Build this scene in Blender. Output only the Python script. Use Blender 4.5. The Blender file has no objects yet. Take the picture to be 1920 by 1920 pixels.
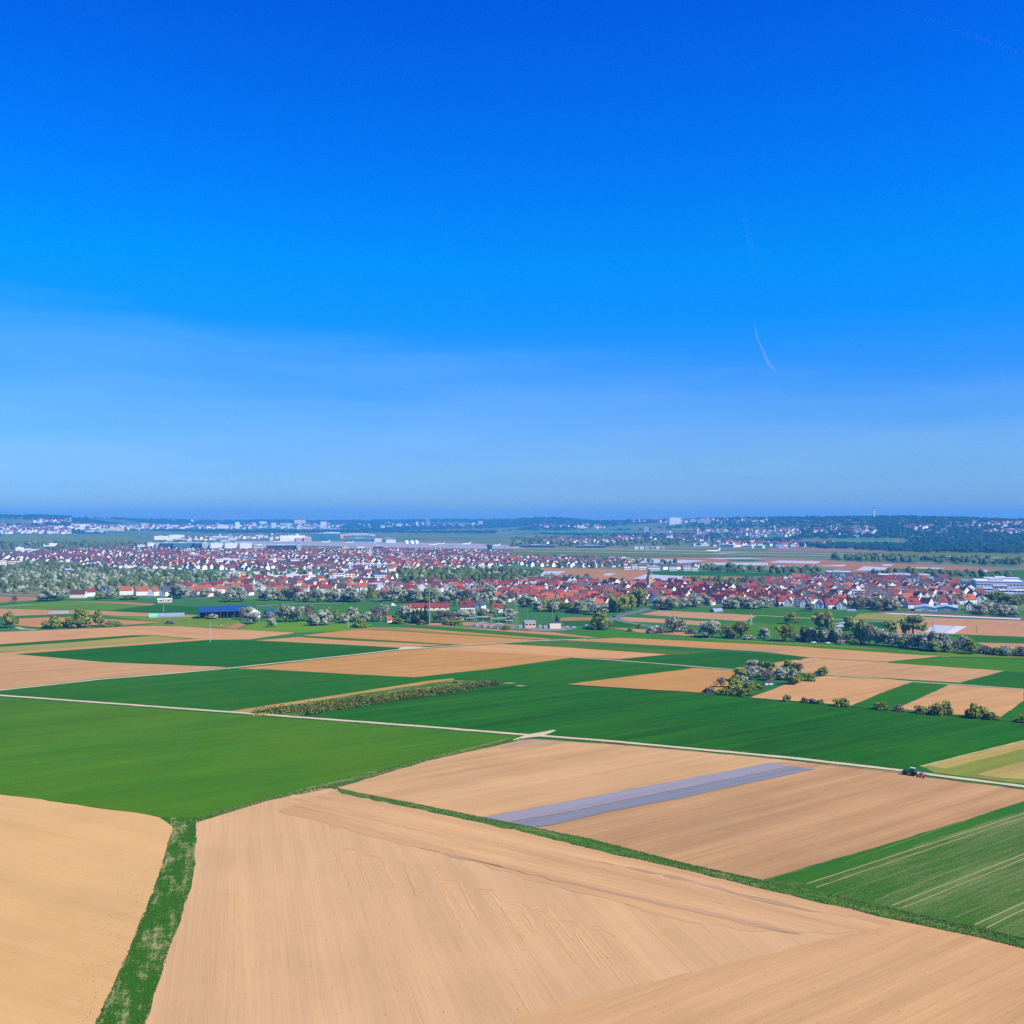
import bpy, bmesh, math, random
import numpy as np
from mathutils import Vector, Matrix
S = bpy.context.scene
R = math.radians
rnd = random.Random(7)
nrs = np.random.RandomState(11)

# ------------------------------------------------------------------ camera, sky, sun, exposure
CAM_H, FPX, PITCH = 100.0, 1925.0, R(0.36)
cam_d = bpy.data.cameras.new('camera'); cam = bpy.data.objects.new('camera', cam_d)
S.collection.objects.link(cam); S.camera = cam
cam_d.sensor_width = 36.0; cam_d.lens = 36.0 * FPX / 1920.0
cam_d.clip_start = 1.0; cam_d.clip_end = 120000.0
cam.location = (0, 0, CAM_H); cam.rotation_euler = (R(90) + PITCH, 0, 0)

SUN_EL, SUN_AZ = R(46), R(119)          # azimuth clockwise from the viewing direction (+Y)
sun_d = bpy.data.lights.new('sun', 'SUN'); sun_d.energy = 5.0; sun_d.angle = R(0.53); sun_d.color = (1.0, 0.94, 0.85)
sun = bpy.data.objects.new('sun', sun_d); S.collection.objects.link(sun)
to_sun = Vector((math.sin(SUN_AZ) * math.cos(SUN_EL), math.cos(SUN_AZ) * math.cos(SUN_EL), math.sin(SUN_EL)))
sun.rotation_euler = (-to_sun).to_track_quat('-Z', 'Y').to_euler(); sun.location = to_sun * 3000

S.view_settings.view_transform = 'Standard'; S.view_settings.look = 'None'
S.view_settings.gamma = 1.0; S.view_settings.use_curve_mapping = False
S.view_settings.exposure = 0.75
S.render.engine = 'CYCLES'
S.cycles.max_bounces = 4; S.cycles.diffuse_bounces = 2; S.cycles.glossy_bounces = 2
S.cycles.transparent_max_bounces = 8; S.cycles.volume_bounces = 0
S.cycles.use_denoising = False
S.cycles.sample_clamp_indirect = 4.0

W = bpy.data.worlds.new('World'); S.world = W; W.use_nodes = True
def build_world():
    nt = W.node_tree; N = nt.nodes; L = nt.links
    bg = N['Background']; bg.inputs[1].default_value = 0.1
    sky = N.new('ShaderNodeTexSky'); sky.sky_type = 'NISHITA'; sky.sun_disc = False
    sky.sun_elevation = SUN_EL; sky.sun_rotation = SUN_AZ
    sky.altitude = 400; sky.air_density = 1.0; sky.dust_density = 0.3; sky.ozone_density = 3.0
    tc = N.new('ShaderNodeTexCoord'); sep = N.new('ShaderNodeSeparateXYZ'); L.new(tc.outputs['Generated'], sep.inputs[0])
    def math_(op, a, b=None, c=None, clamp=False):
        m = N.new('ShaderNodeMath'); m.operation = op; m.use_clamp = clamp
        for i, v in enumerate((a, b, c)):
            if v is None: continue
            if isinstance(v, (int, float)): m.inputs[i].default_value = v
            else: L.new(v, m.inputs[i])
        return m.outputs[0]
    # colour grade of the whole sky by height above the horizon (same all the way round)
    ramp = N.new('ShaderNodeValToRGB'); L.new(math_('MULTIPLY', sep.outputs[2], 2.0, clamp=True), ramp.inputs[0])
    e = ramp.color_ramp.elements
    stops = SKY_STOPS
    e[0].position = stops[0][0]; e[0].color = stops[0][1] + (1,)
    e[1].position = stops[-1][0]; e[1].color = stops[-1][1] + (1,)
    for p, c in stops[1:-1]:
        el = e.new(p); el.color = c + (1,)
    mul = N.new('ShaderNodeMix'); mul.data_type = 'RGBA'; mul.blend_type = 'MULTIPLY'; mul.inputs[0].default_value = 1.0
    L.new(sky.outputs[0], mul.inputs[6]); L.new(ramp.outputs[0], mul.inputs[7])
    sc = N.new('ShaderNodeVectorMath'); sc.operation = 'SCALE'; sc.inputs[3].default_value = SKY_GAIN
    L.new(mul.outputs[2], sc.inputs[0])
    # thin high veil of cloud, its upper edge sloping down to the right
    mp = N.new('ShaderNodeMapping'); mp.inputs['Scale'].default_value = (3.0, 3.0, 26.0); L.new(tc.outputs['Generated'], mp.inputs[0])
    nz = N.new('ShaderNodeTexNoise'); nz.inputs['Scale'].default_value = 1.6; nz.inputs['Detail'].default_value = 5; L.new(mp.outputs[0], nz.inputs[0])
    edge = math_('ADD', math_('MULTIPLY_ADD', sep.outputs[0], -0.085, 0.168), math_('MULTIPLY', math_('SUBTRACT', nz.outputs[0], 0.5), 0.05))
    mr = N.new('ShaderNodeMapRange'); mr.interpolation_type = 'SMOOTHSTEP'
    L.new(math_('SUBTRACT', edge, sep.outputs[2]), mr.inputs[0]); mr.inputs[1].default_value = -0.003; mr.inputs[2].default_value = 0.04
    veil = N.new('ShaderNodeVectorMath'); veil.operation = 'SCALE'; veil.inputs[0].default_value = (0.31, 0.285, 0.06)
    L.new(math_('MULTIPLY', mr.outputs[0], math_('MULTIPLY_ADD', nz.outputs[0], 1.8, -0.12)), veil.inputs[3])
    add = N.new('ShaderNodeVectorMath'); L.new(sc.outputs[0], add.inputs[0]); L.new(veil.outputs[0], add.inputs[1])
    L.new(add.outputs[0], bg.inputs[0])
SKY_GAIN = 1.0
SKY_STOPS = [   # (2 x sin(elevation), tint on the physical sky)
    (0.0, (0.16, 0.24, 0.42)), (0.018, (0.15, 0.275, 0.53)), (0.04, (0.152, 0.30, 0.60)), (0.08, (0.155, 0.313, 0.61)), (0.13, (0.152, 0.326, 0.63)), (0.26, (0.070, 0.33, 0.72)),
    (0.38, (0.008, 0.37, 0.84)), (0.48, (0.0, 0.42, 0.88)), (0.66, (0.0, 0.355, 0.99)), (0.9, (0.0, 0.27, 1.0))]
SKY_GAIN = 1.36
build_world()

# ------------------------------------------------------------------ terrain and the photograph's ground points
def S01(t):
    t = min(1.0, max(0.0, t)); return t * t * (3 - 2 * t)
TPX = [-400, 0, 100, 250, 400, 700, 950, 1040, 1120, 1250, 1400, 1550, 1700, 1920, 2400]
TD0 = [6000, 6500, 6500, 7000, 7500, 7500, 7000, 6500, 6000, 5200, 4600, 3700, 3400, 3400, 3500]
TD1 = [10000, 10000, 10000, 11500, 13000, 13000, 11500, 9500, 9500, 8500, 8000, 6800, 6500, 6500, 7000]
TTY = [967, 968.5, 970, 975.5, 977.5, 977.5, 976, 973, 978, 977.5, 972, 970.5, 971, 975.5, 975]
def height(x, y):
    d = math.hypot(x, y)
    if d < 3000: return 0.0
    px = 960 + FPX * x / y if y > 1 else (2400 if x > 0 else -400)
    d0 = float(np.interp(px, TPX, TD0)); d1 = float(np.interp(px, TPX, TD1)); ty = float(np.interp(px, TPX, TTY))
    top = CAM_H - (ty - 972) * d1 / FPX
    s = S01((d - d0) / (d1 - d0))
    h = top * s
    if s > 0:
        h += s * (1 - s) * 22 * math.sin(x / 310 + 1.3) * math.sin(y / 420 + 0.4) + s * (3.0 * math.sin(x / 170.0) + 2.0 * math.sin(x / 63.0 + y / 97.0))
    if d > d1: h -= (d - d1) * 0.012
    return max(h, -20.0)
_cp, _sp = math.cos(PITCH), math.sin(PITCH)
def ray(px, py):
    a = (px - 960) / FPX; b = (960 - py) / FPX
    return Vector((a, _cp - b * _sp, _sp + b * _cp))
def P(px, py, up=0.0):
    """the place on the ground seen at a point of the photograph (1920 px)"""
    d = ray(px, py)
    if d.z < -1e-6:
        t = -CAM_H / d.z
        if t * math.hypot(d.x, d.y) < 3000: return Vector((d.x * t, d.y * t, up))
    t = 2500.0; prev = t
    while t < 16000:
        if CAM_H + d.z * t < height(d.x * t, d.y * t): break
        prev = t; t *= 1.012
    lo, hi = prev, t
    if t < 16000:
        for _ in range(24):
            m = (lo + hi) / 2
            if CAM_H + d.z * m < height(d.x * m, d.y * m): hi = m
            else: lo = m
    else:
        hi = float(np.interp(px, TPX, TD1)) - 60
    x, y = d.x * hi, d.y * hi
    return Vector((x, y, height(x, y) + up))
def to_px(v):
    y = v.y; f = v.y * _cp + (v.z - CAM_H) * _sp; u = -v.y * _sp + (v.z - CAM_H) * _cp
    return 960 + FPX * v.x / f, 960 - FPX * u / f
def mpp(px, py):
    """metres per photograph pixel at a ground point"""
    p = P(px, py); return p.y / FPX

# ------------------------------------------------------------------ objects, labels
COL = S.collection
def link(o): COL.objects.link(o); return o
def empty(name, loc, rz=0.0, sc=1.0):
    o = link(bpy.data.objects.new(name, None)); o.location = loc; o.rotation_euler = (0, 0, rz)
    o.scale = (sc, sc, sc) if isinstance(sc, (int, float)) else sc; o.empty_display_size = 0.5
    return o
def tag(o, label=None, cat=None, group=None, kind=None):
    if label: o['label'] = label
    if cat: o['category'] = cat
    if group: o['group'] = group
    if kind: o['kind'] = kind
    return o
class MB:
    def __init__(s): s.v = []; s.f = []; s.m = []
    def quad(s, a, b, c, d, m=0):
        n = len(s.v); s.v += [tuple(a), tuple(b), tuple(c), tuple(d)]; s.f.append((n, n + 1, n + 2, n + 3)); s.m.append(m)
    def poly(s, pts, m=0):
        n = len(s.v); s.v += [tuple(p) for p in pts]; s.f.append(tuple(range(n, n + len(pts)))); s.m.append(m)
    def box(s, x0, x1, y0, y1, z0, z1, m=0, M=None):
        c = [Vector((x, y, z)) for z in (z0, z1) for y in (y0, y1) for x in (x0, x1)]
        if M is not None: c = [M @ p for p in c]
        n = len(s.v); s.v += [tuple(p) for p in c]
        for q in ((0, 2, 3, 1), (4, 5, 7, 6), (0, 1, 5, 4), (1, 3, 7, 5), (3, 2, 6, 7), (2, 0, 4, 6)):
            s.f.append(tuple(n + i for i in q)); s.m.append(m)
    def bar(s, a, b, r, m=0, n=6, r2=None):
        a, b = Vector(a), Vector(b); r2 = r if r2 is None else r2
        q = (b - a).to_track_quat('Z', 'Y'); k = len(s.v)
        for c, rr in ((a, r), (b, r2)):
            for i in range(n):
                t = 2 * math.pi * i / n; s.v.append(tuple(c + q @ Vector((math.cos(t) * rr, math.sin(t) * rr, 0))))
        for i in range(n):
            j = (i + 1) % n; s.f.append((k + i, k + j, k + n + j, k + n + i)); s.m.append(m)
        s.f.append(tuple(k + i for i in reversed(range(n)))); s.m.append(m)
        s.f.append(tuple(k + n + i for i in range(n))); s.m.append(m)
    def lathe(s, prof, n=12, m=0, M=None):
        k = len(s.v)
        for r, z in prof:
            for i in range(n):
                t = 2 * math.pi * i / n; p = Vector((r * math.cos(t), r * math.sin(t), z)); s.v.append(tuple(M @ p if M is not None else p))
        for j in range(len(prof) - 1):
            for i in range(n):
                a = k + j * n + i; b = k + j * n + (i + 1) % n; s.f.append((a, b, b + n, a + n)); s.m.append(m)
        s.f.append(tuple(k + i for i in reversed(range(n)))); s.m.append(m)
        e = k + (len(prof) - 1) * n; s.f.append(tuple(e + i for i in range(n))); s.m.append(m)
    def mesh(s, name, mats):
        me = bpy.data.meshes.new(name); me.from_pydata(s.v, [], s.f)
        for m in (mats if isinstance(mats, (list, tuple)) else [mats]): me.materials.append(m)
        if len(me.materials) > 1: me.polygons.foreach_set('material_index', s.m)
        me.update(); return me
    def build(s, name, mats, parent=None):
        o = link(bpy.data.objects.new(name, s.mesh(name, mats))); o.parent = parent; return o
def inst(name, me, parent=None):
    o = link(bpy.data.objects.new(name, me)); o.parent = parent; return o

LANDMARKS = []     # (px, py, phrase)
AUTO = []          # things whose label names their place between landmarks
def mark(px, py, phrase): LANDMARKS.append((px, py, phrase))
def auto(o, phrase, px, py, cat, group):
    tag(o, None, cat, group); AUTO.append((o, phrase, px, py))
ORD = ['nearest', 'second', 'third', 'fourth', 'fifth', 'sixth', 'seventh', 'eighth', 'ninth', 'tenth', 'eleventh', 'twelfth']
def finish_labels():
    keyed = {}
    for o, ph, x, y in AUTO:
        ds = sorted(LANDMARKS, key=lambda l: math.hypot(l[0] - x, 2.5 * (l[1] - y)))
        A = ds[0]
        if len(ph.split()) > 4: pass
        ang = math.atan2(2.5 * (y - A[1]), x - A[0]); best, B = 9, None
        for l in ds[1:14]:
            g = math.atan2(2.5 * (l[1] - A[1]), l[0] - A[0]); df = abs((g - ang + math.pi) % (2 * math.pi) - math.pi)
            if df < best and len((ph + ' ' + A[2] + ' ' + l[2]).split()) <= 11: best, B = df, l
        if B is None: B = min(ds[1:], key=lambda l: len(l[2].split()))
        keyed.setdefault((ph, A[2], B[2]), []).append((math.hypot(x - A[0], 2.5 * (y - A[1])), o))
    for (ph, a, b), l in keyed.items():
        l.sort(key=lambda t: t[0])
        for i, (_, o) in enumerate(l):
            n = ORD[i] if i < 12 else '%d%s' % (i + 1, {1: 'st', 2: 'nd', 3: 'rd'}.get((i + 1) % 10 if (i + 1) % 100 not in (11, 12, 13) else 0, 'th'))
            o['label'] = '%s %s from the %s towards the %s' % (n, ph, a, b)

# ------------------------------------------------------------------ materials
def lin(c):
    c = c / 255.0; return c / 12.92 if c <= 0.04045 else ((c + 0.055) / 1.055) ** 2.4
def alb(r, g, b, k=0.5): return (lin(r) * k, lin(g) * k, lin(b) * k)
class NT:
    def __init__(s, name):
        s.mat = bpy.data.materials.new(name); s.mat.use_nodes = True; s.N = s.mat.node_tree.nodes; s.L = s.mat.node_tree.links
        s.b = s.N['Principled BSDF']; s.b.inputs['Specular IOR Level'].default_value = 0.2
    def put(s, sock, v):
        if isinstance(v, (int, float)): sock.default_value = v
        elif isinstance(v, tuple): sock.default_value = v if len(v) == len(sock.default_value) else v + (1,)
        else: s.L.new(v, sock)
    def math(s, op, a, b=None, c=None, clamp=False):
        m = s.N.new('ShaderNodeMath'); m.operation = op; m.use_clamp = clamp
        for i, v in enumerate((a, b, c)):
            if v is not None: s.put(m.inputs[i], v)
        return m.outputs[0]
    def noise(s, vec, scale, detail=3, rough=0.55, vscale=None):
        if vscale:
            mp = s.N.new('ShaderNodeMapping'); mp.inputs['Scale'].default_value = vscale; s.L.new(vec, mp.inputs[0]); vec = mp.outputs[0]
        n = s.N.new('ShaderNodeTexNoise'); n.inputs['Scale'].default_value = scale; n.inputs['Detail'].default_value = detail
        n.inputs['Roughness'].default_value = rough; s.L.new(vec, n.inputs[0]); return n.outputs[0]
    def mix(s, f, a, b, mode='MIX'):
        m = s.N.new('ShaderNodeMix'); m.data_type = 'RGBA'; m.blend_type = mode
        s.put(m.inputs[0], f); s.put(m.inputs[6], a); s.put(m.inputs[7], b); return m.outputs[2]
    def scale(s, col, f):
        m = s.N.new('ShaderNodeVectorMath'); m.operation = 'SCALE'; s.put(m.inputs[0], col); s.put(m.inputs[3], f); return m.outputs[0]
    def rng(s, v, a, b, c=0.0, d=1.0):
        m = s.N.new('ShaderNodeMapRange'); s.put(m.inputs[0], v)
        for i, q in enumerate((a, b, c, d)): m.inputs[i + 1].default_value = q
        return m.outputs[0]
    def bump(s, h, strength, dist):
        b = s.N.new('ShaderNodeBump'); b.inputs['Strength'].default_value = strength; b.inputs['Distance'].default_value = dist
        s.L.new(h, b.inputs['Height']); s.L.new(b.outputs[0], s.b.inputs['Normal'])
    def coord(s, which='Object'): return s.N.new('ShaderNodeTexCoord').outputs[which]
    def pos(s): return s.N.new('ShaderNodeNewGeometry').outputs['Position']
    def info(s, which='Color'): return s.N.new('ShaderNodeObjectInfo').outputs[which]
    def done(s, col, rough=0.9, spec=None, metal=None):
        s.put(s.b.inputs['Base Color'], col); s.put(s.b.inputs['Roughness'], rough)
        if spec is not None: s.b.inputs['Specular IOR Level'].default_value = spec
        if metal is not None: s.b.inputs['Metallic'].default_value = metal
        return s.mat
def plain(name, col, rough=0.8, var=0.12, scale=0.6, spec=0.2, metal=None):
    t = NT(name); n = t.noise(t.coord('Object'), scale, 3)
    return t.done(t.scale(tuple(col), t.rng(n, 0.25, 0.75, 1 - var, 1 + var)), rough, spec, metal)

def soil_material():
    t = NT('dry_soil'); uv = t.coord('UV'); pos = t.pos(); base = t.info('Color'); amp = t.info('Alpha')
    n1 = t.noise(uv, 1.0, 4, 0.6, (0.006, 0.13, 1)); n2 = t.noise(uv, 1.0, 3, 0.65, (0.02, 0.9, 1)); n5 = t.noise(uv, 1.0, 2, 0.6, (0.04, 2.6, 1))
    n3 = t.noise(pos, 0.02, 4, 0.6); n4 = t.noise(pos, 1.7, 3, 0.7)
    s = t.math('ADD', t.math('MULTIPLY', t.math('SUBTRACT', n1, 0.5), 0.75), t.math('MULTIPLY', t.math('SUBTRACT', n2, 0.5), 0.38))
    s = t.math('ADD', s, t.math('MULTIPLY', t.math('SUBTRACT', n5, 0.5), 0.22))
    s = t.math('ADD', t.math('MULTIPLY', s, amp), t.math('MULTIPLY', t.math('SUBTRACT', n3, 0.5), 0.34))
    s = t.math('ADD', s, t.math('MULTIPLY', t.math('SUBTRACT', n4, 0.5), 0.16))
    v = t.math('ADD', s, 1.0)
    # dark clods, sparse
    n6 = t.noise(pos, 0.9, 2, 0.5); cl = t.rng(n6, 0.70, 0.76, 0.0, 0.35)
    col = t.scale(base, t.math('SUBTRACT', v, cl))
    n7 = t.noise(pos, 0.011, 3, 0.5)
    col = t.mix(t.rng(n7, 0.42, 0.7, 0.0, 0.35), col, t.mix(1.0, col, (1.06, 0.98, 0.86), 'MULTIPLY'))
    t.bump(t.math('ADD', t.math('MULTIPLY', n2, 0.6), t.math('MULTIPLY', n4, 0.5)), 0.5, 0.25)
    return t.done(col, 1.0, 0.0)
def crop_material():
    t = NT('young_crop'); uv = t.coord('UV'); pos = t.pos(); base = t.info('Color'); amp = t.info('Alpha')
    n1 = t.noise(uv, 1.0, 4, 0.6, (0.004, 0.05, 1)); n2 = t.noise(uv, 1.0, 3, 0.6, (0.02, 0.5, 1))
    n3 = t.noise(pos, 0.012, 4, 0.6); n4 = t.noise(pos, 1.1, 3, 0.7)
    s = t.math('ADD', t.math('MULTIPLY', t.math('SUBTRACT', n1, 0.5), 0.95), t.math('MULTIPLY', t.math('SUBTRACT', n2, 0.5), 0.45))
    s = t.math('ADD', t.math('MULTIPLY', s, amp), t.math('MULTIPLY', t.math('SUBTRACT', n4, 0.5), 0.35))
    sep = t.N.new('ShaderNodeSeparateXYZ'); t.L.new(uv, sep.inputs[0])
    fr = t.math('FRACT', t.math('DIVIDE', t.math('ADD', sep.outputs[1], t.math('MULTIPLY', n1, 1.2)), 21.0))
    l1 = t.math('LESS_THAN', t.math('ABSOLUTE', t.math('SUBTRACT', fr, 0.46)), 0.014); l2 = t.math('LESS_THAN', t.math('ABSOLUTE', t.math('SUBTRACT', fr, 0.54)), 0.014)
    ln = t.math('MULTIPLY', t.math('MULTIPLY', t.math('ADD', l1, l2), 0.17), amp)
    v = t.math('SUBTRACT', t.math('ADD', s, 1.0), ln)
    col = t.scale(base, v)
    yel = t.mix(1.0, col, (1.75, 1.12, 0.9), 'MULTIPLY')
    col = t.mix(t.rng(n3, 0.36, 0.7, 0.0, 0.8), col, yel)
    t.bump(t.math('ADD', n4, n2), 0.35, 0.2)
    return t.done(col, 1.0, 0.0)
def verge_material():
    t = NT('rough_grass'); pos = t.pos(); uv = t.coord('UV'); base = t.info('Color'); amp = t.info('Alpha')
    n = t.noise(pos, 0.33, 5, 0.7); n2 = t.noise(pos, 2.2, 3, 0.7); n3 = t.noise(uv, 1.0, 5, 0.7, (0.045, 0.28, 1))
    col = t.scale(base, t.math('ADD', t.math('MULTIPLY', n2, 0.9), 0.5))
    straw = t.scale(alb(205, 195, 130), t.math('ADD', t.math('MULTIPLY', n2, 0.6), 0.6))
    m = t.rng(t.math('ADD', t.math('ADD', t.math('MULTIPLY', n, 0.35), t.math('MULTIPLY', n2, 0.2)), t.math('MULTIPLY', n3, 0.6)), 0.575, 0.68, 0.0, 0.95)
    col = t.mix(t.math('MULTIPLY', m, amp), col, straw)
    t.bump(t.math('ADD', n2, n), 0.6, 0.4)
    return t.done(col, 1.0, 0.0)
def sparse_crop_material():
    t = NT('sparse_crop'); uv = t.coord('UV'); pos = t.pos(); base = t.info('Color')
    n1 = t.noise(uv, 1.0, 4, 0.7, (0.05, 0.8, 1)); n2 = t.noise(pos, 1.6, 4, 0.75); n3 = t.noise(uv, 1.0, 3, 0.5, (0.008, 0.035, 1))
    sep = t.N.new('ShaderNodeSeparateXYZ'); t.L.new(uv, sep.inputs[0])
    rows = t.math('SINE', t.math('MULTIPLY', sep.outputs[1], 3.3))
    k = t.math('ADD', t.math('ADD', t.math('MULTIPLY', n1, 0.6), t.math('MULTIPLY', n2, 0.75)), t.math('ADD', t.math('MULTIPLY', rows, 0.012), t.math('MULTIPLY', n3, 1.1)))
    m = t.rng(k, 1.17, 1.62, 0.0, 0.7)
    g = t.scale(base, t.math('ADD', t.math('MULTIPLY', n2, 1.0), 0.5))
    col = t.mix(m, g, alb(178, 176, 118))
    t.bump(n2, 0.6, 0.3)
    return t.done(col, 1.0, 0.0)
def gravel_material():
    t = NT('track_gravel'); pos = t.pos(); uv = t.coord('UV'); base = t.info('Color')
    n = t.noise(pos, 0.5, 4, 0.7); n2 = t.noise(uv, 1.0, 3, 0.6, (0.03, 0.9, 1))
    col = t.scale(base, t.math('ADD', t.math('MULTIPLY', n, 0.3), t.math('ADD', t.math('MULTIPLY', n2, 0.4), 0.65)))
    return t.done(col, 1.0, 0.0)
def plastic_material():
    t = NT('plastic_film'); uv = t.coord('UV'); base = t.info('Color')
    n = t.noise(uv, 1.0, 4, 0.6, (0.01, 0.35, 1)); n2 = t.noise(uv, 1.0, 3, 0.6, (0.3, 1.2, 1))
    col = t.scale(base, t.math('ADD', t.math('MULTIPLY', n, 0.5), t.math('ADD', t.math('MULTIPLY', n2, 0.25), 0.62)))
    sep = t.N.new('ShaderNodeSeparateXYZ'); t.L.new(uv, sep.inputs[0])
    row = t.math('SINE', t.math('MULTIPLY', t.math('ADD', sep.outputs[1], t.math('MULTIPLY', n2, 0.5)), 3.9))
    gap = t.rng(t.math('ADD', row, t.math('MULTIPLY', n, 0.9)), -0.75, -0.1, 0.16, 0.0)
    col = t.mix(gap, col, alb(190, 150, 115, 0.45)); col = t.scale(col, t.math('ADD', t.math('MULTIPLY', row, 0.05), 1.0))
    t.bump(n, 0.3, 0.3)
    return t.done(col, 0.6, 0.2)
def ground_material():
    t = NT('open_land'); pos = t.pos()
    n = t.noise(pos, 0.004, 4, 0.6); n2 = t.noise(pos, 0.05, 4, 0.65); n3 = t.noise(pos, 0.0016, 3, 0.5)
    col = t.mix(t.rng(n, 0.35, 0.62), (0.05, 0.12, 0.035), (0.09, 0.13, 0.055))
    col = t.mix(t.rng(n3, 0.5, 0.6, 0.0, 0.6), col, (0.17, 0.13, 0.085))
    return t.done(t.scale(col, t.rng(n2, 0.2, 0.8, 0.75, 1.25)), 1.0, 0.0)
def tone_material(name, dark, light, rough=0.9, thin=False):
    t = NT(name); a = t.N.new('ShaderNodeAttribute'); a.attribute_name = 'tone'; n = t.noise(t.coord('Object'), 1.2, 3, 0.6)
    f = t.math('ADD', a.outputs['Fac'], t.math('MULTIPLY', t.math('SUBTRACT', n, 0.5), 0.5), clamp=True)
    col = t.mix(f, tuple(dark), tuple(light)); m = t.done(col, rough, 0.05)
    if thin:
        tr = t.N.new('ShaderNodeBsdfTranslucent'); t.L.new(col, tr.inputs[0]); mx = t.N.new('ShaderNodeMixShader'); mx.inputs[0].default_value = 0.4
        t.L.new(t.b.outputs[0], mx.inputs[1]); t.L.new(tr.outputs[0], mx.inputs[2]); t.L.new(mx.outputs[0], t.N['Material Output'].inputs[0])
    return m
M = {}
M['soil'] = soil_material(); M['crop'] = crop_material(); M['grass'] = verge_material(); M['sparse'] = sparse_crop_material()
M['track'] = gravel_material(); M['film'] = plastic_material(); M['ground'] = ground_material()

# ------------------------------------------------------------------ ground
def build_ground():
    azs = [R(a) for a in np.concatenate([np.arange(-180, -36, 6), np.arange(-36, 36, 0.35), np.arange(36, 180, 6)])]
    ds = [0.0, 150, 400, 900, 1600, 2400, 3000] + list(np.geomspace(3150, 15000, 118))
    v = [(0, 0, 0)]; f = []; n = len(azs)
    for d in ds[1:]:
        for a in azs:
            x, y = d * math.sin(a), d * math.cos(a)
            if abs(a) > R(34):
                k = S01((d - 6000) / 4000) * 90; h = k - max(0, d - 10000) * 0.011; h = max(h, -20)
                if abs(a) < R(60): w = (abs(a) - R(34)) / R(26); h = h * w + (1 - w) * height(x, y)
            else: h = height(x, y)
            v.append((x, y, h))
    for i in range(n): f.append((0, 1 + (i + 1) % n, 1 + i))
    for j in range(len(ds) - 2):
        for i in range(n):
            a = 1 + j * n + i; b = 1 + j * n + (i + 1) % n; f.append((a, b, b + n, a + n))
    me = bpy.data.meshes.new('ground'); me.from_pydata(v, [], f); me.materials.append(M['ground']); me.update()
    me.flip_normals()
    o = inst('ground', me); tag(o, kind='structure')
    me.polygons.foreach_set('use_smooth', [True] * len(f))
build_ground()

# ------------------------------------------------------------------ fields, tracks and verges: sheets lying on the ground
LAYER = [0]
def vdir(vx):
    d = Vector(((vx - 960) / FPX, 1.0)); return d.normalized()
def sheet(name, mat, color, pts, vp=None, amp=1.0, jit=0.35, label=None, seg=4.0, world=False, lev=None):
    """a flat piece of land; pts are photograph points on the ground (or ground metres with world=True)"""
    LAYER[0] += 1
    lev = lev if lev is not None else (3 if mat is M['track'] else 2 if mat is M['grass'] else 1)
    z = 0.02 + 0.036 * lev + 0.004 * (LAYER[0] % 8)
    W3 = [Vector(p).to_3d() if world else P(*p) for p in pts]
    far = max(p.y for p in W3) > 2950
    out = []
    for i, a in enumerate(W3):
        b = W3[(i + 1) % len(W3)]; L = (b - a).length
        n = max(1, min(60, int(L / max(seg, min(a.y, b.y) / 110.0)))); out.append(a)
        nx = Vector((-(b - a).y, (b - a).x, 0)); nx = nx.normalized() if nx.length > 0 else nx
        for k in range(1, n):
            p = a.lerp(b, k / n); out.append(p + nx * rnd.uniform(-jit, jit))
    if far:
        for p in out: p.z = height(p.x, p.y)
    me = bpy.data.meshes.new(name); me.from_pydata([(p.x, p.y, p.z + z + (0.5 if far else 0)) for p in out], [], [tuple(range(len(out)))])
    if vp is None:
        k = max(range(len(W3)), key=lambda i: (W3[(i + 1) % len(W3)] - W3[i]).length); d = (W3[(k + 1) % len(W3)] - W3[k]).to_2d()
        d = d.normalized() if d.length > 0 else Vector((1, 0))
    else: d = vdir(vp)
    uvl = me.uv_layers.new(name='UVMap')
    for lp in me.loops:
        p = out[lp.vertex_index]; uvl.data[lp.index].uv = (p.x * d.x + p.y * d.y, -p.x * d.y + p.y * d.x)
    me.update()
    if me.polygons[0].normal.z < 0: me.flip_normals()
    me.materials.append(mat); o = inst(name, me); o.color = tuple(color) + (amp,)
    tag(o, label, kind='structure'); return o
def ribbon(name, mat, color, pts, widths, amp=1.0, jit=0.25, label=None, lev=None):
    """a lane of given width in metres along photograph points"""
    C = [P(*p) for p in pts]; w = widths if isinstance(widths, (list, tuple)) else [widths] * len(C)
    l, r = [], []
    for i, c in enumerate(C):
        t = (C[min(i + 1, len(C) - 1)] - C[max(i - 1, 0)]); nx = Vector((-t.y, t.x, 0)).normalized() * (w[i] / 2)
        l.append(c + nx); r.append(c - nx)
    return sheet(name, mat, color, [tuple(p) for p in l + r[::-1]], amp=amp, jit=jit, label=label, world=True, lev=lev)
SOIL_PINK = alb(226, 184, 142); SOIL_TAN = alb(208, 166, 124); SOIL_ORANGE = alb(208, 158, 98); SOIL_BROWN = alb(200, 158, 118); SOIL_FAR = alb(190, 142, 104)
G_BRIGHT = alb(66, 132, 44); G_DEEP = alb(36, 112, 44); G_MID = alb(48, 122, 50); G_PALE = alb(142, 158, 92); G_VERGE = alb(62, 118, 32); G_TEAL = alb(36, 112, 66)
def soil(c, pts, vp=None, amp=1.0, **k): return sheet('bare_field', M['soil'], (c[0] * 1.03, c[1] * 0.975, c[2] * 0.75), pts, vp, amp, **k)
def crop(c, pts, vp=None, amp=1.0, **k): return sheet('crop_field', M['crop'], (c[0] * 1.32, c[1] * 0.98, c[2] * 0.26) if c[1] > 1.8 * c[0] else (c[0] * 0.92, c[1] * 0.95, c[2] * 0.62), pts, vp, amp, **k)
def verge(pts, c=G_VERGE, vp=None, amp=0.6, **k): return sheet('grass_verge', M['grass'], c, pts, vp, amp, **k)
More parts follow.
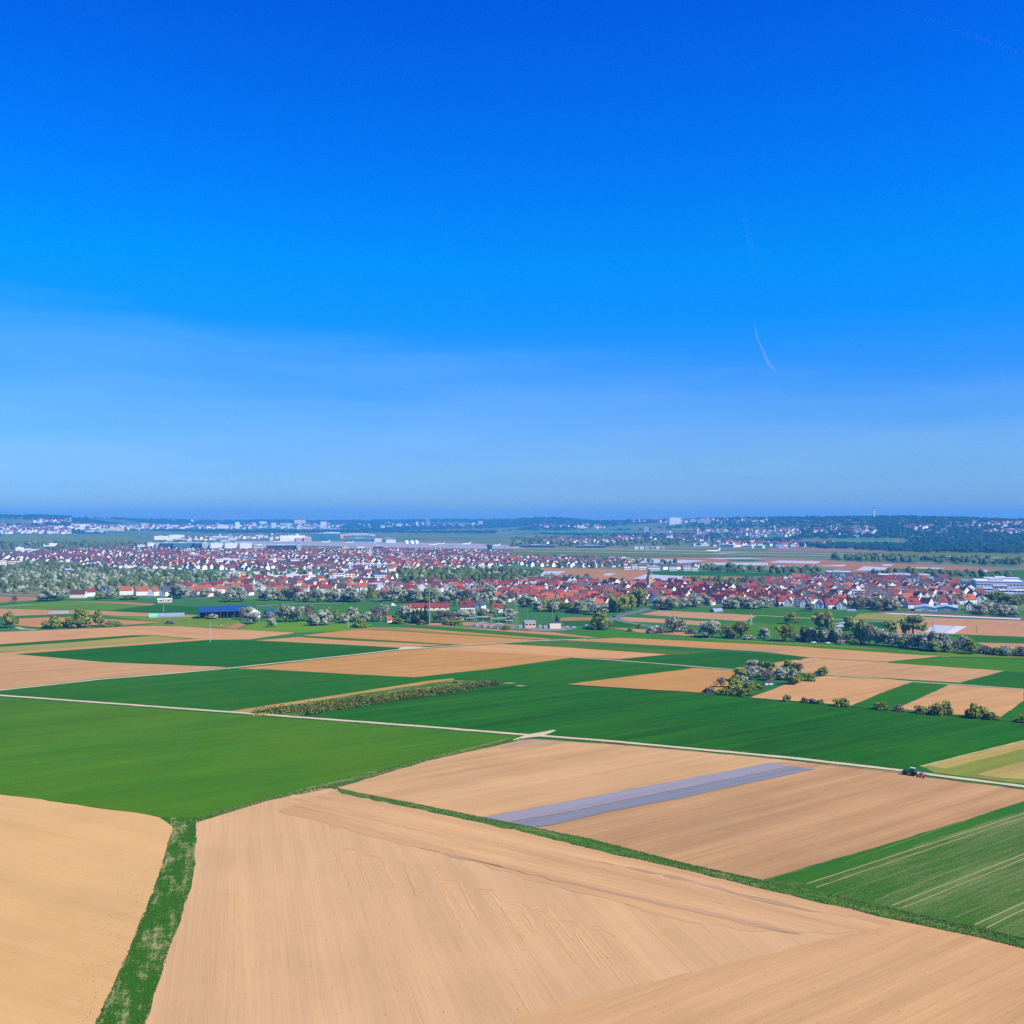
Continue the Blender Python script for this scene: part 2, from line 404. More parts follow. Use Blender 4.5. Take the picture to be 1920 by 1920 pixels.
VR, VL = 3600, -2300

def build_fields():
    # wide grassy backing of the near land
    sheet('meadow', M['grass'], G_MID, [(-700, 1300), (-500, 1190), (2400, 1200), (2600, 1400), (3300, 2600), (-1600, 2600)], amp=0.15, lev=0)
    sheet('meadow', M['grass'], alb(70, 132, 62), [(-400, 1110), (220, 1122), (700, 1125), (1100, 1135), (1800, 1143), (2300, 1148), (2300, 1215), (-400, 1200)], amp=0.1, lev=0.4)
    # ---- foreground
    soil(alb(232, 190, 140), [(-700, 1445), (0, 1490), (60, 1497), (160, 1512), (260, 1525), (310, 1536), (324, 1551), (310, 1605), (288, 1673), (265, 1727), (240, 1790), (207, 1862), (180, 1920), (40, 2250), (-1500, 2600)], vp=-2600, amp=0.45)
    main = [(367, 1543), (500, 1501), (600, 1478), (632, 1479), (640, 1488), (773, 1515), (907, 1543), (1040, 1575), (1173, 1607), (1280, 1630), (1413, 1663), (1547, 1695), (1680, 1725), (1813, 1753), (1920, 1779), (2400, 1900), (2800, 2600), (-60, 2600), (150, 2200), (270, 1920), (287, 1867), (305, 1810), (320, 1770), (340, 1713), (353, 1677), (362, 1640), (365, 1587)]
    soil(alb(226, 187, 148), main, vp=450, amp=0.6)
    soil(alb(222, 180, 140), [(632, 1480), (640, 1489), (773, 1516), (907, 1544), (1040, 1576), (1173, 1608), (1280, 1631), (1413, 1664), (1547, 1696), (1680, 1726), (1640, 1745), (1560, 1752), (1420, 1748), (1260, 1722), (1060, 1668), (840, 1606), (660, 1560), (520, 1520)], vp=-1652, amp=1.25, jit=1.2, lev=2)
    soil(alb(222, 178, 136), [(1690, 1729), (1813, 1754), (1920, 1780), (2400, 1901), (2800, 2600), (800, 2600), (880, 1980), (980, 1905), (1180, 1850), (1400, 1800), (1560, 1760)], vp=VR, amp=0.9, jit=0.5, lev=2)
    # dark unharrowed streak along the headland
    ribbon('dark_streak', M['soil'], alb(203, 162, 122), [(785, 1590), (920, 1622), (1060, 1655), (1180, 1680), (1280, 1702), (1400, 1730), (1500, 1752)], [0.3, 0.9, 1.2, 2.4, 2.6, 3.5, 0.6], amp=2.2, jit=0.9, lev=3)
    ribbon('dark_streak', M['soil'], alb(206, 165, 125), [(1080, 1610), (1190, 1630), (1290, 1652), (1420, 1686), (1590, 1722)], [0.3, 1.6, 2.0, 2.6, 0.4], amp=2.2, jit=0.9, lev=3)
    # mid right soil field
    soil(alb(202, 162, 124), [(1000, 1386), (1140, 1395), (1280, 1406), (1480, 1425), (1690, 1448), (1747, 1458), (1920, 1480), (2080, 1500), (1990, 1480), (1920, 1502), (1780, 1547), (1613, 1597), (1430, 1650), (1347, 1633), (1280, 1618), (1107, 1573), (1000, 1552), (907, 1533), (773, 1506), (640, 1480), (632, 1476), (807, 1424), (967, 1388)], vp=VR, amp=1.2)
    soil(alb(220, 180, 138), [(1000, 1387), (1280, 1407), (1420, 1420), (1530, 1431), (1440, 1431), (1280, 1462), (1073, 1502), (905, 1532), (773, 1505), (640, 1479), (634, 1476), (807, 1425), (967, 1389)], vp=VR, amp=0.9, jit=0.8, lev=2)
    soil(alb(196, 166, 140), [(972, 1388), (1000, 1387), (1060, 1392), (1010, 1400), (965, 1402), (935, 1405)], vp=VR, amp=0.8, jit=1.0, lev=2.6)
    # blue-grey film
    # sparse green field, lower right
    sheet('crop_field', M['sparse'], alb(66, 116, 32), [(1430, 1652), (1613, 1599), (1780, 1549), (1920, 1504), (2300, 1398), (2700, 1470), (2500, 1900), (1920, 1762), (1780, 1730), (1647, 1700), (1513, 1669)], vp=VR)
    sheet('crop_field', M['crop'], alb(56, 118, 34), [(1440, 1651), (1613, 1600), (1780, 1550), (1920, 1505), (1920, 1520), (1780, 1565), (1640, 1612), (1520, 1656)], vp=VR, jit=0.4)
    for a, b, w in (((1513, 1658), (1920, 1526), 0.62), ((1530, 1665), (1920, 1533), 0.5), ((1673, 1698), (1920, 1602), 0.6), ((1693, 1703), (1920, 1611), 0.5), ((1827, 1735), (1920, 1693), 0.6), ((1850, 1740), (1920, 1706), 0.5)):
        e = (b[0] + (b[0] - a[0]) * 0.35, b[1] + (b[1] - a[1]) * 0.35)
        mid = [(a[0] + (e[0] - a[0]) * q, a[1] + (e[1] - a[1]) * q) for q in (0, .2, .4, .6, .8, 1)]
        ribbon('wheel_track', M['track'], alb(176, 172, 108), mid, w * 0.85, jit=0.08)
    for a, b in (((1585, 1617), (1870, 1518)), ((1640, 1690), (1900, 1590)), ((1560, 1680), (1760, 1612)), ((1790, 1722), (1915, 1668))):
        ribbon('wheel_track', M['track'], alb(140, 158, 90), [a, ((a[0] + b[0]) / 2, (a[1] + b[1]) / 2), b], 0.25, jit=0.08)
    # hedge-like grass strips
    verge([(640, 1482), (773, 1507), (907, 1534), (1000, 1553), (1107, 1574), (1280, 1619), (1347, 1634), (1423, 1651), (1513, 1668), (1647, 1699), (1780, 1729), (1920, 1761), (2500, 1895), (2500, 1925), (1920, 1780), (1813, 1754), (1680, 1726), (1547, 1696), (1413, 1664), (1280, 1631), (1173, 1608), (1040, 1576), (907, 1544), (773, 1516), (640, 1489), (622, 1478)], c=alb(74, 126, 36), vp=-1652, amp=0.4, jit=0.7, label='rough green grass strip running down to the right')
    verge([(324, 1551), (310, 1540), (300, 1534), (345, 1533), (375, 1533), (368, 1543), (366, 1587), (363, 1640), (354, 1677), (341, 1713), (321, 1770), (306, 1810), (288, 1867), (271, 1920), (150, 2200), (-60, 2600), (-200, 2600), (40, 2250), (180, 1920), (207, 1862), (240, 1790), (265, 1727), (288, 1673), (310, 1605)], c=alb(62, 118, 24), vp=420, amp=0.75, jit=0.45, label='green grass lane with patches of straw')
    # big bright green field on the left
    crop(G_BRIGHT, [(-700, 1262), (0, 1307), (220, 1323), (440, 1339), (640, 1354), (965, 1379), (975, 1383), (807, 1421), (640, 1468), (600, 1473), (500, 1498), (375, 1533), (330, 1535), (300, 1532), (250, 1524), (133, 1507), (0, 1488), (-700, 1440)], vp=VR, amp=0.7)
    verge([(975, 1383), (985, 1386), (807, 1426), (640, 1475), (600, 1477), (500, 1502), (372, 1541), (370, 1535), (500, 1497), (600, 1471), (807, 1420)], c=alb(70, 120, 38), vp=VR, amp=0.5, jit=0.5)
    for q in (0, 1):
        ribbon('wheel_track', M['track'], alb(178, 178, 108), [(955 - 8 * q, 1385 + 3 * q), (807, 1421.5 + 3 * q), (700, 1451 + 3 * q), (610, 1472 + 3 * q), (500, 1499 + 3 * q), (420, 1521 + 3 * q)], 0.5, jit=0.15)
    # pale field at the right edge
    crop(alb(132, 154, 80), [(1727, 1437), (1920, 1389), (2300, 1297), (2500, 1340), (2100, 1494), (1920, 1470), (1752, 1449)], vp=VR, amp=0.8)
    soil(alb(190, 172, 108), [(1740, 1436), (1920, 1391), (2300, 1299), (2300, 1310), (1920, 1404), (1773, 1442)], vp=VR, amp=0.7, lev=2)
    soil(alb(190, 172, 108), [(1830, 1452), (1920, 1428), (2200, 1360), (2200, 1410), (1920, 1461), (1880, 1459)], vp=VR, amp=0.9, lev=2)
    # ---- middle distance: deep green fields
    crop(G_DEEP, [(552, 1343), (640, 1328), (930, 1284), (1000, 1285), (1060, 1284), (1187, 1292), (1280, 1297), (1343, 1303), (1407, 1309), (1597, 1325), (1697, 1335), (1873, 1350), (1920, 1356), (2040, 1366), (1920, 1388), (1726, 1436), (1700, 1441), (1480, 1417), (1280, 1400), (1040, 1380), (980, 1376), (640, 1348.5)], vp=VR, amp=1.5)
    crop(alb(40, 116, 50), [(777, 1271), (930, 1254), (1073, 1233.5), (1180, 1241), (1300, 1252), (1280, 1257), (1060, 1283), (1000, 1287), (930, 1283), (850, 1274)], vp=VR, amp=0.8)
    crop(alb(42, 116, 46), [(-25, 1300.5), (0, 1298), (187, 1276), (333, 1264), (440, 1254.5), (500, 1256), (640, 1264), (777, 1271), (850, 1273), (640, 1301), (430, 1332), (220, 1317.5), (0, 1301.5)], vp=VR, amp=0.8)
    soil(alb(196, 160, 96), [(430, 1334), (640, 1302), (800, 1277), (850, 1272), (852, 1275), (640, 1307), (500, 1330), (465, 1336)], vp=VR, amp=0.6)
    verge([(465, 1336), (640, 1306), (850, 1275), (932, 1278), (940, 1284), (640, 1329), (560, 1342)], c=alb(88, 122, 34), vp=VR, amp=0.9)
    soil(SOIL_TAN, [(-600, 1180), (0, 1226), (33, 1227), (200, 1242), (350, 1248), (425, 1251), (333, 1261), (187, 1272), (0, 1293), (-80, 1300), (-600, 1262)], vp=VR, amp=0.9)
    crop(G_DEEP, [(33, 1226.5), (393, 1200), (467, 1201), (640, 1209), (748, 1215), (745, 1218), (640, 1229), (440, 1250), (350, 1247), (200, 1241)], vp=VR, amp=0.7)
    soil(SOIL_ORANGE, [(445, 1254), (640, 1232), (750, 1220), (873, 1211), (940, 1207.5), (1060, 1214), (1253, 1226.5), (1160, 1236), (1077, 1232.5), (930, 1253), (777, 1270), (640, 1263), (500, 1255)], vp=VR, amp=0.8)
    soil(alb(222, 172, 124), [(790, 1217), (873, 1211.5), (940, 1208), (1060, 1214.5), (1253, 1227), (1160, 1236), (1085, 1232.5), (960, 1225)], vp=VL, amp=0.7, lev=2)
    # strips to the upper left
    soil(alb(214, 168, 118), [(-500, 1270), (0, 1224), (300, 1201), (377, 1198), (394, 1199.5), (33, 1226.3)], amp=0.5)
    crop(alb(164, 164, 100), [(-400, 1240), (0, 1213), (150, 1203), (283, 1192), (352, 1197.5), (250, 1207), (0, 1223)], amp=0.4)
    crop(alb(50, 110, 44), [(-400, 1235), (0, 1208.5), (250, 1191.5), (283, 1191.5), (150, 1203), (0, 1213)], amp=0.4)
    soil(alb(218, 168, 124), [(-400, 1200), (0, 1185), (83, 1182), (180, 1178), (267, 1173.5), (333, 1174.5), (547, 1186), (553, 1187), (467, 1199), (393, 1199.6), (283, 1191), (250, 1191), (0, 1208), (-400, 1232)], vp=VL, amp=0.5)
    soil(alb(214, 164, 116), [(480, 1201), (560, 1194.5), (640, 1200.5), (847, 1209), (750, 1214.5), (640, 1208.5)], vp=VL, amp=0.5)
    crop(alb(72, 116, 40), [(545, 1193.5), (560, 1192.5), (640, 1196), (853, 1208.5), (840, 1209.5), (640, 1200)], amp=0.3)
    soil(SOIL_ORANGE, [(567, 1191.5), (640, 1183), (700, 1176.5), (850, 1187), (1015, 1199.5), (873, 1209), (853, 1208.3), (640, 1195.5)], vp=VL, amp=0.6)
    crop(alb(124, 130, 44), [(673, 1179.5), (700, 1178.5), (850, 1187.5), (1040, 1200), (1020, 1201), (850, 1190)], amp=0.3)
    soil(alb(206, 156, 104), [(707, 1175), (777, 1178), (1033, 1198), (1027, 1199.5), (850, 1187)], amp=0.4)
    crop(alb(58, 124, 44), [(773, 1172.5), (870, 1179), (960, 1185.5), (1107, 1196.5), (1100, 1199), (960, 1191), (850, 1183)], amp=0.4)
    soil(alb(206, 156, 106), [(777, 1171), (870, 1176.5), (960, 1182), (1040, 1186), (1120, 1196), (1107, 1196.3), (960, 1185)], amp=0.4)
    crop(alb(58, 134, 36), [(1045, 1179.5), (1120, 1181), (1210, 1189), (1280, 1196), (1440, 1205.5), (1493, 1209), (1663, 1219), (1780, 1229), (1780, 1232), (1440, 1209), (1235, 1198.5), (1120, 1193)], vp=VL, amp=0.5)
    soil(SOIL_ORANGE, [(1060, 1201), (1160, 1196), (1235, 1199), (1440, 1209), (1512, 1213), (1530, 1215), (1437, 1222.5), (1280, 1213), (1110, 1203)], vp=VL, amp=0.6)
    soil(alb(196, 160, 126), [(1340, 1216), (1420, 1214.5), (1500, 1211.5), (1520, 1215.5), (1437, 1222.8)], vp=VL, amp=0.8)
    crop(alb(72, 122, 44), [(930, 1205), (973, 1203), (1110, 1210), (1280, 1220), (1340, 1221.5), (1280, 1227), (1253, 1227.5)], vp=VL, amp=0.5)
    crop(alb(34, 108, 56), [(1153, 1236), (1258, 1228), (1345, 1222), (1425, 1225), (1510, 1232), (1513, 1233.5), (1372, 1252), (1280, 1247)], vp=VR, amp=0.5)
    soil(alb(214, 166, 118), [(1437, 1223), (1527, 1215), (1663, 1220), (1770, 1230), (1663, 1241), (1520, 1233)], vp=VL, amp=0.7)
    soil(SOIL_TAN, [(1377, 1253), (1517, 1233.5), (1663, 1242), (1883, 1258), (1800, 1280), (1700, 1274), (1557, 1265), (1480, 1260)], vp=VR, amp=0.9)
    crop(alb(62, 134, 44), [(1663, 1243), (1780, 1232.5), (1920, 1237), (2200, 1246), (2200, 1285), (1920, 1260), (1883, 1258)], vp=VL, amp=0.5)
    crop(alb(36, 112, 52), [(1800, 1281), (1883, 1260), (2000, 1268), (2200, 1286), (2100, 1308), (1920, 1291)], vp=VR, amp=0.5)
    soil(SOIL_ORANGE, [(1063, 1283), (1280, 1256), (1300, 1252.5), (1397, 1259), (1380, 1290), (1320, 1299), (1280, 1297), (1187, 1291)], vp=VR, amp=0.6)
    soil(alb(218, 170, 122), [(1407, 1308), (1480, 1281), (1547, 1267), (1640, 1273), (1710, 1279), (1650, 1300), (1597, 1323)], vp=VR, amp=1.1)
    crop(alb(40, 118, 48), [(1600, 1323), (1650, 1300), (1713, 1279), (1777, 1284), (1683, 1327.5), (1660, 1331)], vp=VR, amp=0.6)
    soil(alb(216, 170, 124), [(1683, 1328), (1780, 1284), (1920, 1293.5), (1920, 1313), (1900, 1328), (1877, 1344), (1760, 1338)], vp=VR, amp=1.1)
    crop(alb(40, 118, 48), [(1878, 1345), (1900, 1328), (1920, 1313), (2100, 1310), (2150, 1360), (1920, 1351)], vp=VR, amp=0.6)
    # ---- beyond: strips around the farm, the road and the villages
    far = lambda c, pts, **k: soil(c, pts, amp=0.4, **k)
    fc = lambda c, pts, **k: crop(c, pts, amp=0.3, **k)
    far(SOIL_FAR, [(-200, 1122), (0, 1119), (67, 1119), (70, 1125), (0, 1130), (-200, 1134)])
    fc(alb(78, 146, 84), [(-300, 1146), (0, 1136), (120, 1127), (180, 1128), (280, 1135), (207, 1144), (150, 1147), (0, 1140)])
    far(SOIL_FAR, [(130, 1127), (230, 1128.5), (292, 1132.5), (285, 1135.5), (200, 1130.5)])
    fc(G_TEAL, [(207, 1144), (295, 1134), (387, 1139), (376, 1152), (300, 1149), (240, 1147)])
    far(alb(205, 158, 116), [(-200, 1145), (0, 1141), (90, 1144), (175, 1145), (282, 1150), (372, 1154), (360, 1157), (230, 1155), (140, 1151), (0, 1156), (-200, 1160)])
    fc(G_MID, [(-100, 1160), (0, 1156), (140, 1151.5), (150, 1154), (0, 1161)])
    far(alb(206, 152, 104), [(27, 1172), (30, 1160), (100, 1157), (200, 1161), (307, 1166.5), (232, 1172), (140, 1176), (85, 1177)])
    fc(alb(94, 150, 84), [(192, 1155), (375, 1157), (447, 1161), (450, 1166), (420, 1177), (270, 1172.5), (310, 1166)])
    far(SOIL_FAR, [(420, 1177.5), (445, 1168), (466, 1169), (445, 1179.5)])
    fc(alb(84, 154, 44), [(447, 1180), (480, 1165), (622, 1165), (700, 1170), (690, 1176), (640, 1183), (557, 1186.5)])
    fc(alb(62, 132, 60), [(580, 1137), (640, 1132), (695, 1140), (680, 1147), (560, 1143)])
    fc(alb(62, 136, 60), [(480, 1130), (470, 1124), (640, 1126), (690, 1133), (640, 1132)])
    far(alb(206, 160, 118), [(880, 1167), (960, 1171), (1060, 1182), (1000, 1181), (890, 1174), (770, 1171), (760, 1169)])
    far(SOIL_FAR, [(1052, 1158), (1110, 1157), (1110, 1163), (1050, 1164)])
    fc(G_TEAL, [(1052, 1165), (1108, 1164), (1120, 1168), (1118, 1176), (1060, 1172)])
    far(alb(206, 160, 124), [(1200, 1152), (1235, 1145), (1330, 1149), (1420, 1154), (1397, 1165), (1300, 1159)])
    far(alb(206, 160, 124), [(1160, 1160), (1170, 1157), (1250, 1161), (1335, 1166), (1310, 1172), (1180, 1165)])
    fc(alb(54, 124, 60), [(1350, 1147), (1360, 1139), (1440, 1142), (1525, 1148), (1520, 1155), (1440, 1155)])
    fc(alb(50, 122, 62), [(1397, 1165), (1425, 1155), (1440, 1156), (1525, 1161), (1500, 1171), (1440, 1169)])
    fc(G_TEAL, [(1145, 1162), (1160, 1163), (1205, 1174), (1140, 1177)])
    far(alb(200, 152, 110), [(1142, 1176.5), (1200, 1180), (1300, 1187), (1300, 1193), (1200, 1186)])
    fc(alb(70, 136, 58), [(1310, 1174), (1400, 1166), (1500, 1172), (1560, 1180), (1520, 1190), (1340, 1190)])
    fc(alb(52, 128, 64), [(1440, 1145), (1525, 1148.5), (1610, 1150), (1520, 1157), (1440, 1152.5)])
    fc(alb(150, 160, 100), [(1610, 1150.5), (1660, 1149), (1716, 1157), (1715, 1166), (1600, 1160)])
    fc(G_TEAL, [(1600, 1168), (1660, 1167), (1658, 1178), (1600, 1180)])
    far(alb(206, 158, 124), [(1725, 1157), (1800, 1160), (1920, 1164), (2150, 1172), (2150, 1206), (1920, 1194), (1790, 1189), (1682, 1189), (1682, 1169), (1715, 1166)])
    far(alb(140, 110, 92), [(1640, 1146), (1700, 1146), (1920, 1157), (2100, 1165), (2100, 1170), (1920, 1162), (1725, 1153)])
    fc(alb(44, 118, 60), [(1777, 1190), (1920, 1195.5), (2100, 1204), (2100, 1216), (1920, 1206), (1815, 1203)])
    far(alb(206, 158, 118), [(1830, 1205), (1920, 1207), (2100, 1216), (2100, 1232), (1920, 1218), (1860, 1214)])
    fc(alb(96, 142, 50), [(1280, 1195), (1493, 1206), (1600, 1212), (1707, 1221), (1800, 1226), (1920, 1229), (2100, 1238), (2100, 1244), (1920, 1234), (1780, 1231), (1660, 1218), (1440, 1208)])
    # ---- between the villages
    far(SOIL_FAR, [(1010, 1065.5), (1100, 1066), (1210, 1067.5), (1222, 1070), (1220, 1076), (1172, 1089), (1035, 1090), (1045, 1080)])
    fc(G_TEAL, [(955, 1068), (1010, 1066), (1045, 1080), (960, 1086)])
    fc(G_TEAL, [(1222, 1071), (1315, 1071), (1440, 1075), (1440, 1080), (1225, 1078)])
    far(SOIL_FAR, [(1220, 1077), (1287, 1081), (1440, 1082), (1560, 1084), (1440, 1091), (1260, 1091), (1172, 1089)])
    far(alb(178, 132, 104), [(1190, 1046), (1320, 1045), (1440, 1047), (1540, 1050), (1700, 1058), (1800, 1062), (1885, 1068), (1700, 1080), (1640, 1077), (1560, 1066), (1440, 1062), (1300, 1058), (1200, 1056)])
    fc(alb(50, 118, 76), [(1360, 1049), (1400, 1048.5), (1440, 1050), (1410, 1053), (1370, 1052)])
    fc(alb(50, 118, 76), [(1680, 1066), (1760, 1068), (1830, 1072), (1760, 1084), (1660, 1080)])
    fc(alb(50, 118, 76), [(1885, 1069), (2000, 1070), (2000, 1088), (1840, 1084), (1800, 1076)])
    fc(alb(56, 118, 74), [(1440, 1074), (1540, 1075), (1560, 1082), (1440, 1080)])
    fc(alb(96, 142, 110), [(-100, 1000), (0, 1003), (120, 1003), (250, 1006), (260, 1014), (130, 1018), (0, 1016)])
    far(alb(150, 122, 112), [(10, 1012), (60, 1011.5), (110, 1013), (60, 1015.5), (15, 1015)])
    # airfield: grass, apron and runways
    fc(alb(92, 130, 100), [(960, 1027), (1200, 1028), (1560, 1031), (1920, 1038), (2200, 1042), (2200, 1055), (1920, 1050), (1560, 1044), (1200, 1044), (960, 1042)])
    far(alb(160, 130, 118), [(1440, 1028), (1600, 1025), (1800, 1026), (2000, 1030), (2000, 1034), (1700, 1036), (1440, 1034)])
    sheet('apron', M['track'], alb(186, 180, 186), [(440, 1014.5), (700, 1016), (880, 1019), (975, 1025), (985, 1029), (900, 1029.5), (700, 1026), (440, 1021)])
    for pts in ([(960, 1029), (1200, 1032), (1440, 1036), (1700, 1041.5), (1920, 1047.5), (2200, 1055)], [(960, 1033), (1200, 1036.5), (1440, 1040.5), (1700, 1045)], [(975, 1027.5), (1120, 1028.5), (1330, 1034)], [(1330, 1039), (1375, 1036), (1440, 1035.5)], [(1640, 1039), (1665, 1040.5), (1700, 1041)]):
        ribbon('runway', M['track'], alb(176, 180, 176), pts, 40.0)
    ribbon('country_road', M['track'], alb(150, 152, 160), [(480, 1136.5), (530, 1133.5), (580, 1131.5), (640, 1131)], 7.0)
    ribbon('country_road', M['track'], alb(128, 134, 146), [(1222, 1139), (1196, 1147), (1165, 1154), (1146, 1161), (1140, 1164)], 9.0, label='grey road leading into the village past the poplars')
    ribbon('country_road', M['track'], alb(140, 146, 152), [(1150, 1160), (1168, 1165), (1205, 1172), (1250, 1178), (1300, 1183), (1340, 1188)], 7.0)
    ribbon('farm_track', M['track'], alb(190, 184, 150), [(1420, 1154), (1440, 1155), (1525, 1160), (1600, 1163), (1680, 1167)], 5.0)
    ribbon('farm_track', M['track'], alb(206, 196, 150), [(30, 1176), (45, 1180), (68, 1181)], 5.0)
    ribbon('farm_track', M['track'], alb(190, 190, 140), [(0, 1137.5), (60, 1133)], 5.0)
    ribbon('farm_track', M['track'], alb(196, 180, 140), [(1660, 1231), (1730, 1229), (1780, 1231)], 3.0)
    sheet('yard', M['track'], alb(150, 148, 146), [(985, 1179), (1075, 1174), (1082, 1178), (1055, 1183), (1000, 1184)])
    sheet('yard', M['track'], alb(132, 132, 126), [(878, 1172), (985, 1173), (990, 1181), (880, 1177)])
    # ---- light farm tracks of the near land
    PATH = alb(232, 214, 172)
    ribbon('farm_track', M['track'], PATH, [(-600, 1259), (0, 1304), (220, 1320), (440, 1336), (640, 1351), (820, 1364.5), (985, 1378), (1030, 1381), (1140, 1389.5), (1280, 1402.5), (1480, 1421), (1690, 1445), (1747, 1453), (1920, 1475), (2400, 1545)], 3.4, label='long pale gravel track crossing the whole view')
    ribbon('farm_track', M['track'], PATH, [(-300, 1325), (0, 1294.5), (187, 1274), (333, 1262), (440, 1252), (640, 1230.5), (750, 1218), (873, 1209.5), (930, 1206.5), (1007, 1201.5), (1100, 1198.5)], 3.2, label='pale farm track rising between brown and green fields')
    ribbon('farm_track', M['track'], alb(214, 200, 160), [(1075, 1233), (1150, 1238), (1280, 1248), (1323, 1252), (1400, 1258)], 2.6)
    ribbon('farm_track', M['track'], alb(214, 200, 160), [(1550, 1265), (1640, 1272), (1710, 1278.5), (1800, 1284), (1920, 1292.5), (2200, 1312)], 2.6)
    ribbon('farm_track', M['track'], PATH, [(962, 1388), (985, 1382), (1003, 1379), (1022, 1374.5), (1040, 1369.5)], [1.0, 4.0, 7.0, 4.5, 2.0])
    sheet('farm_track', M['track'], PATH, [(750, 1214.5), (760, 1213), (790, 1213.5), (800, 1215.5), (770, 1217.5), (745, 1219)])
    ribbon('farm_track', M['track'], alb(204, 186, 120), [(1727, 1437.5), (1820, 1414), (1920, 1389.5), (2300, 1297)], 1.6)
    # bare edges on the deep green fields
    ribbon('wheel_track', M['track'], alb(86, 132, 60), [(1040, 1369), (1080, 1358), (1160, 1338), (1250, 1304)], 0.4)
    for a in ((955, 1281), (975, 1286)):
        sheet('bare_patch', M['soil'], alb(190, 180, 110), [(a[0] - 12, a[1]), (a[0], a[1] - 1), (a[0] + 14, a[1]), (a[0], a[1] + 1)])
    ribbon('grass_verge', M['grass'], alb(40, 84, 26), [(1060, 1284), (1187, 1292), (1280, 1297.3), (1343, 1303), (1407, 1309), (1597, 1325.5), (1697, 1335.5), (1873, 1350.5), (1920, 1356.5), (2040, 1366)], 2.2, amp=0.3, jit=0.7, lev=2.5)  # weedy field edge, its green darkened to paint in a hedge-like shadow
    ribbon('grass_verge', M['grass'], alb(58, 96, 30), [(0, 1306.6), (220, 1322.8), (440, 1339), (640, 1354.2), (820, 1368), (960, 1379)], 1.0, amp=0.5, jit=0.4, lev=2.5)
    ribbon('grass_verge', M['grass'], alb(84, 98, 46), [(1040, 1385), (1140, 1393.2), (1280, 1406.8), (1480, 1425.6), (1690, 1450), (1747, 1458.4), (1920, 1480.6), (2300, 1537)], 0.8, amp=0.8, jit=0.4, lev=2.5)
    ribbon('grass_verge', M['grass'], alb(58, 96, 30), [(1040, 1378.5), (1280, 1399.2), (1480, 1417), (1690, 1440.5)], 0.9, amp=0.4, jit=0.4, lev=2.5)
    # turning loops and wheel marks on the foreground soil
    def faint(k): return (SOIL_PINK[0] * 1.03 * k, SOIL_PINK[1] * 0.975 * k, SOIL_PINK[2] * 0.75 * k)
    d2 = vdir(450); d3 = Vector((d2.x, d2.y, 0)); n3 = Vector((d2.y, -d2.x, 0))
    for i, (cx, cy) in enumerate(((655, 1600), (700, 1614), (745, 1627), (800, 1644), (850, 1662), (905, 1682), (962, 1704), (1010, 1718), (1062, 1738), (1110, 1752))):
        c = P(cx, cy); wd = rnd.uniform(2.6, 3.6)
        for k in (0.0, 1.1):
            w = wd + k; sk = rnd.uniform(-.5, .5); pts = [c - n3 * w - d3 * rnd.uniform(6, 30) + n3 * rnd.uniform(-.8, .8)]
            for q in range(9):
                t = math.pi * q / 8 * (0.82 if i % 3 else 1.0); pts.append(c - n3 * (w * math.cos(t)) + d3 * (w * 1.25 * math.sin(t) + sk * w * math.cos(t)))
            pts.append(pts[-1] - d3 * rnd.uniform(3, 30) + n3 * rnd.uniform(-1, 1))
            ribbon('wheel_track', M['soil'], faint(rnd.uniform(1.04, 1.08)), [to_px(p) for p in pts], rnd.uniform(0.5, 1.0), amp=0.8, jit=0.2, lev=1.9)
    for i in range(34):
        c = P(rnd.uniform(400, 1230), rnd.uniform(1640, 1860)); L = rnd.uniform(8, 45)
        if c.y < 170: continue
        for k in (-0.85, 0.85): a = c + n3 * k; ribbon('wheel_track', M['soil'], faint(rnd.choice((1.05, 1.07, 1.09))), [to_px(a), to_px(a - d3 * (L / 2)), to_px(a - d3 * L)], rnd.uniform(.2, .35), amp=0.4, jit=0.05, lev=1.5)
    for i in range(26):
        q0 = rnd.uniform(660, 1400); c = P(q0, 1500 + (q0 - 640) * .235 + rnd.uniform(0, 52)); d4 = vdir(-1652); d5 = Vector((d4.x, d4.y, 0)); L = rnd.uniform(12, 60)
        ribbon('wheel_track', M['soil'], faint(rnd.choice((0.95, 1.05, 1.07))), [to_px(c), to_px(c + d5 * (L / 2)), to_px(c + d5 * L)], rnd.uniform(.25, .7), amp=0.5, jit=0.1, lev=2.6)
build_fields()

# ------------------------------------------------------------------ trees
def tree_mat(name, dark, light): return tone_material(name, dark, light, thin=not name.startswith(('far_', 'wood_', 'needles')))
TM = {'blossom': tree_mat('white_blossom', (0.16, 0.20, 0.08), (0.54, 0.56, 0.41)), 'green': tree_mat('spring_leaves', (0.12, 0.165, 0.014), (0.34, 0.40, 0.055)),
      'dark': tree_mat('dark_leaves', (0.10, 0.145, 0.012), (0.28, 0.34, 0.04)), 'willow': tree_mat('pale_leaves', (0.19, 0.215, 0.03), (0.40, 0.42, 0.10)),
      'conifer': tree_mat('needles', (0.008, 0.02, 0.012), (0.03, 0.06, 0.03)), 'bare': tree_mat('twigs', (0.14, 0.11, 0.075), (0.30, 0.25, 0.17)),
      'far': tree_mat('far_leaves', (0.026, 0.046, 0.010), (0.09, 0.125, 0.028)), 'wood': tree_mat('wood_leaves', (0.003, 0.028, 0.018), (0.013, 0.056, 0.032)), 'farblossom': tree_mat('far_blossom', (0.06, 0.085, 0.035), (0.25, 0.28, 0.19)),
      'tuft': tree_mat('grass_blades', (0.07, 0.16, 0.02), (0.24, 0.34, 0.07)), 'yellow': tree_mat('yellow_flowers', (0.30, 0.30, 0.03), (0.6, 0.5, 0.03)),
      'vine': tree_mat('plantation_leaves', (0.07, 0.095, 0.010), (0.24, 0.27, 0.03))}
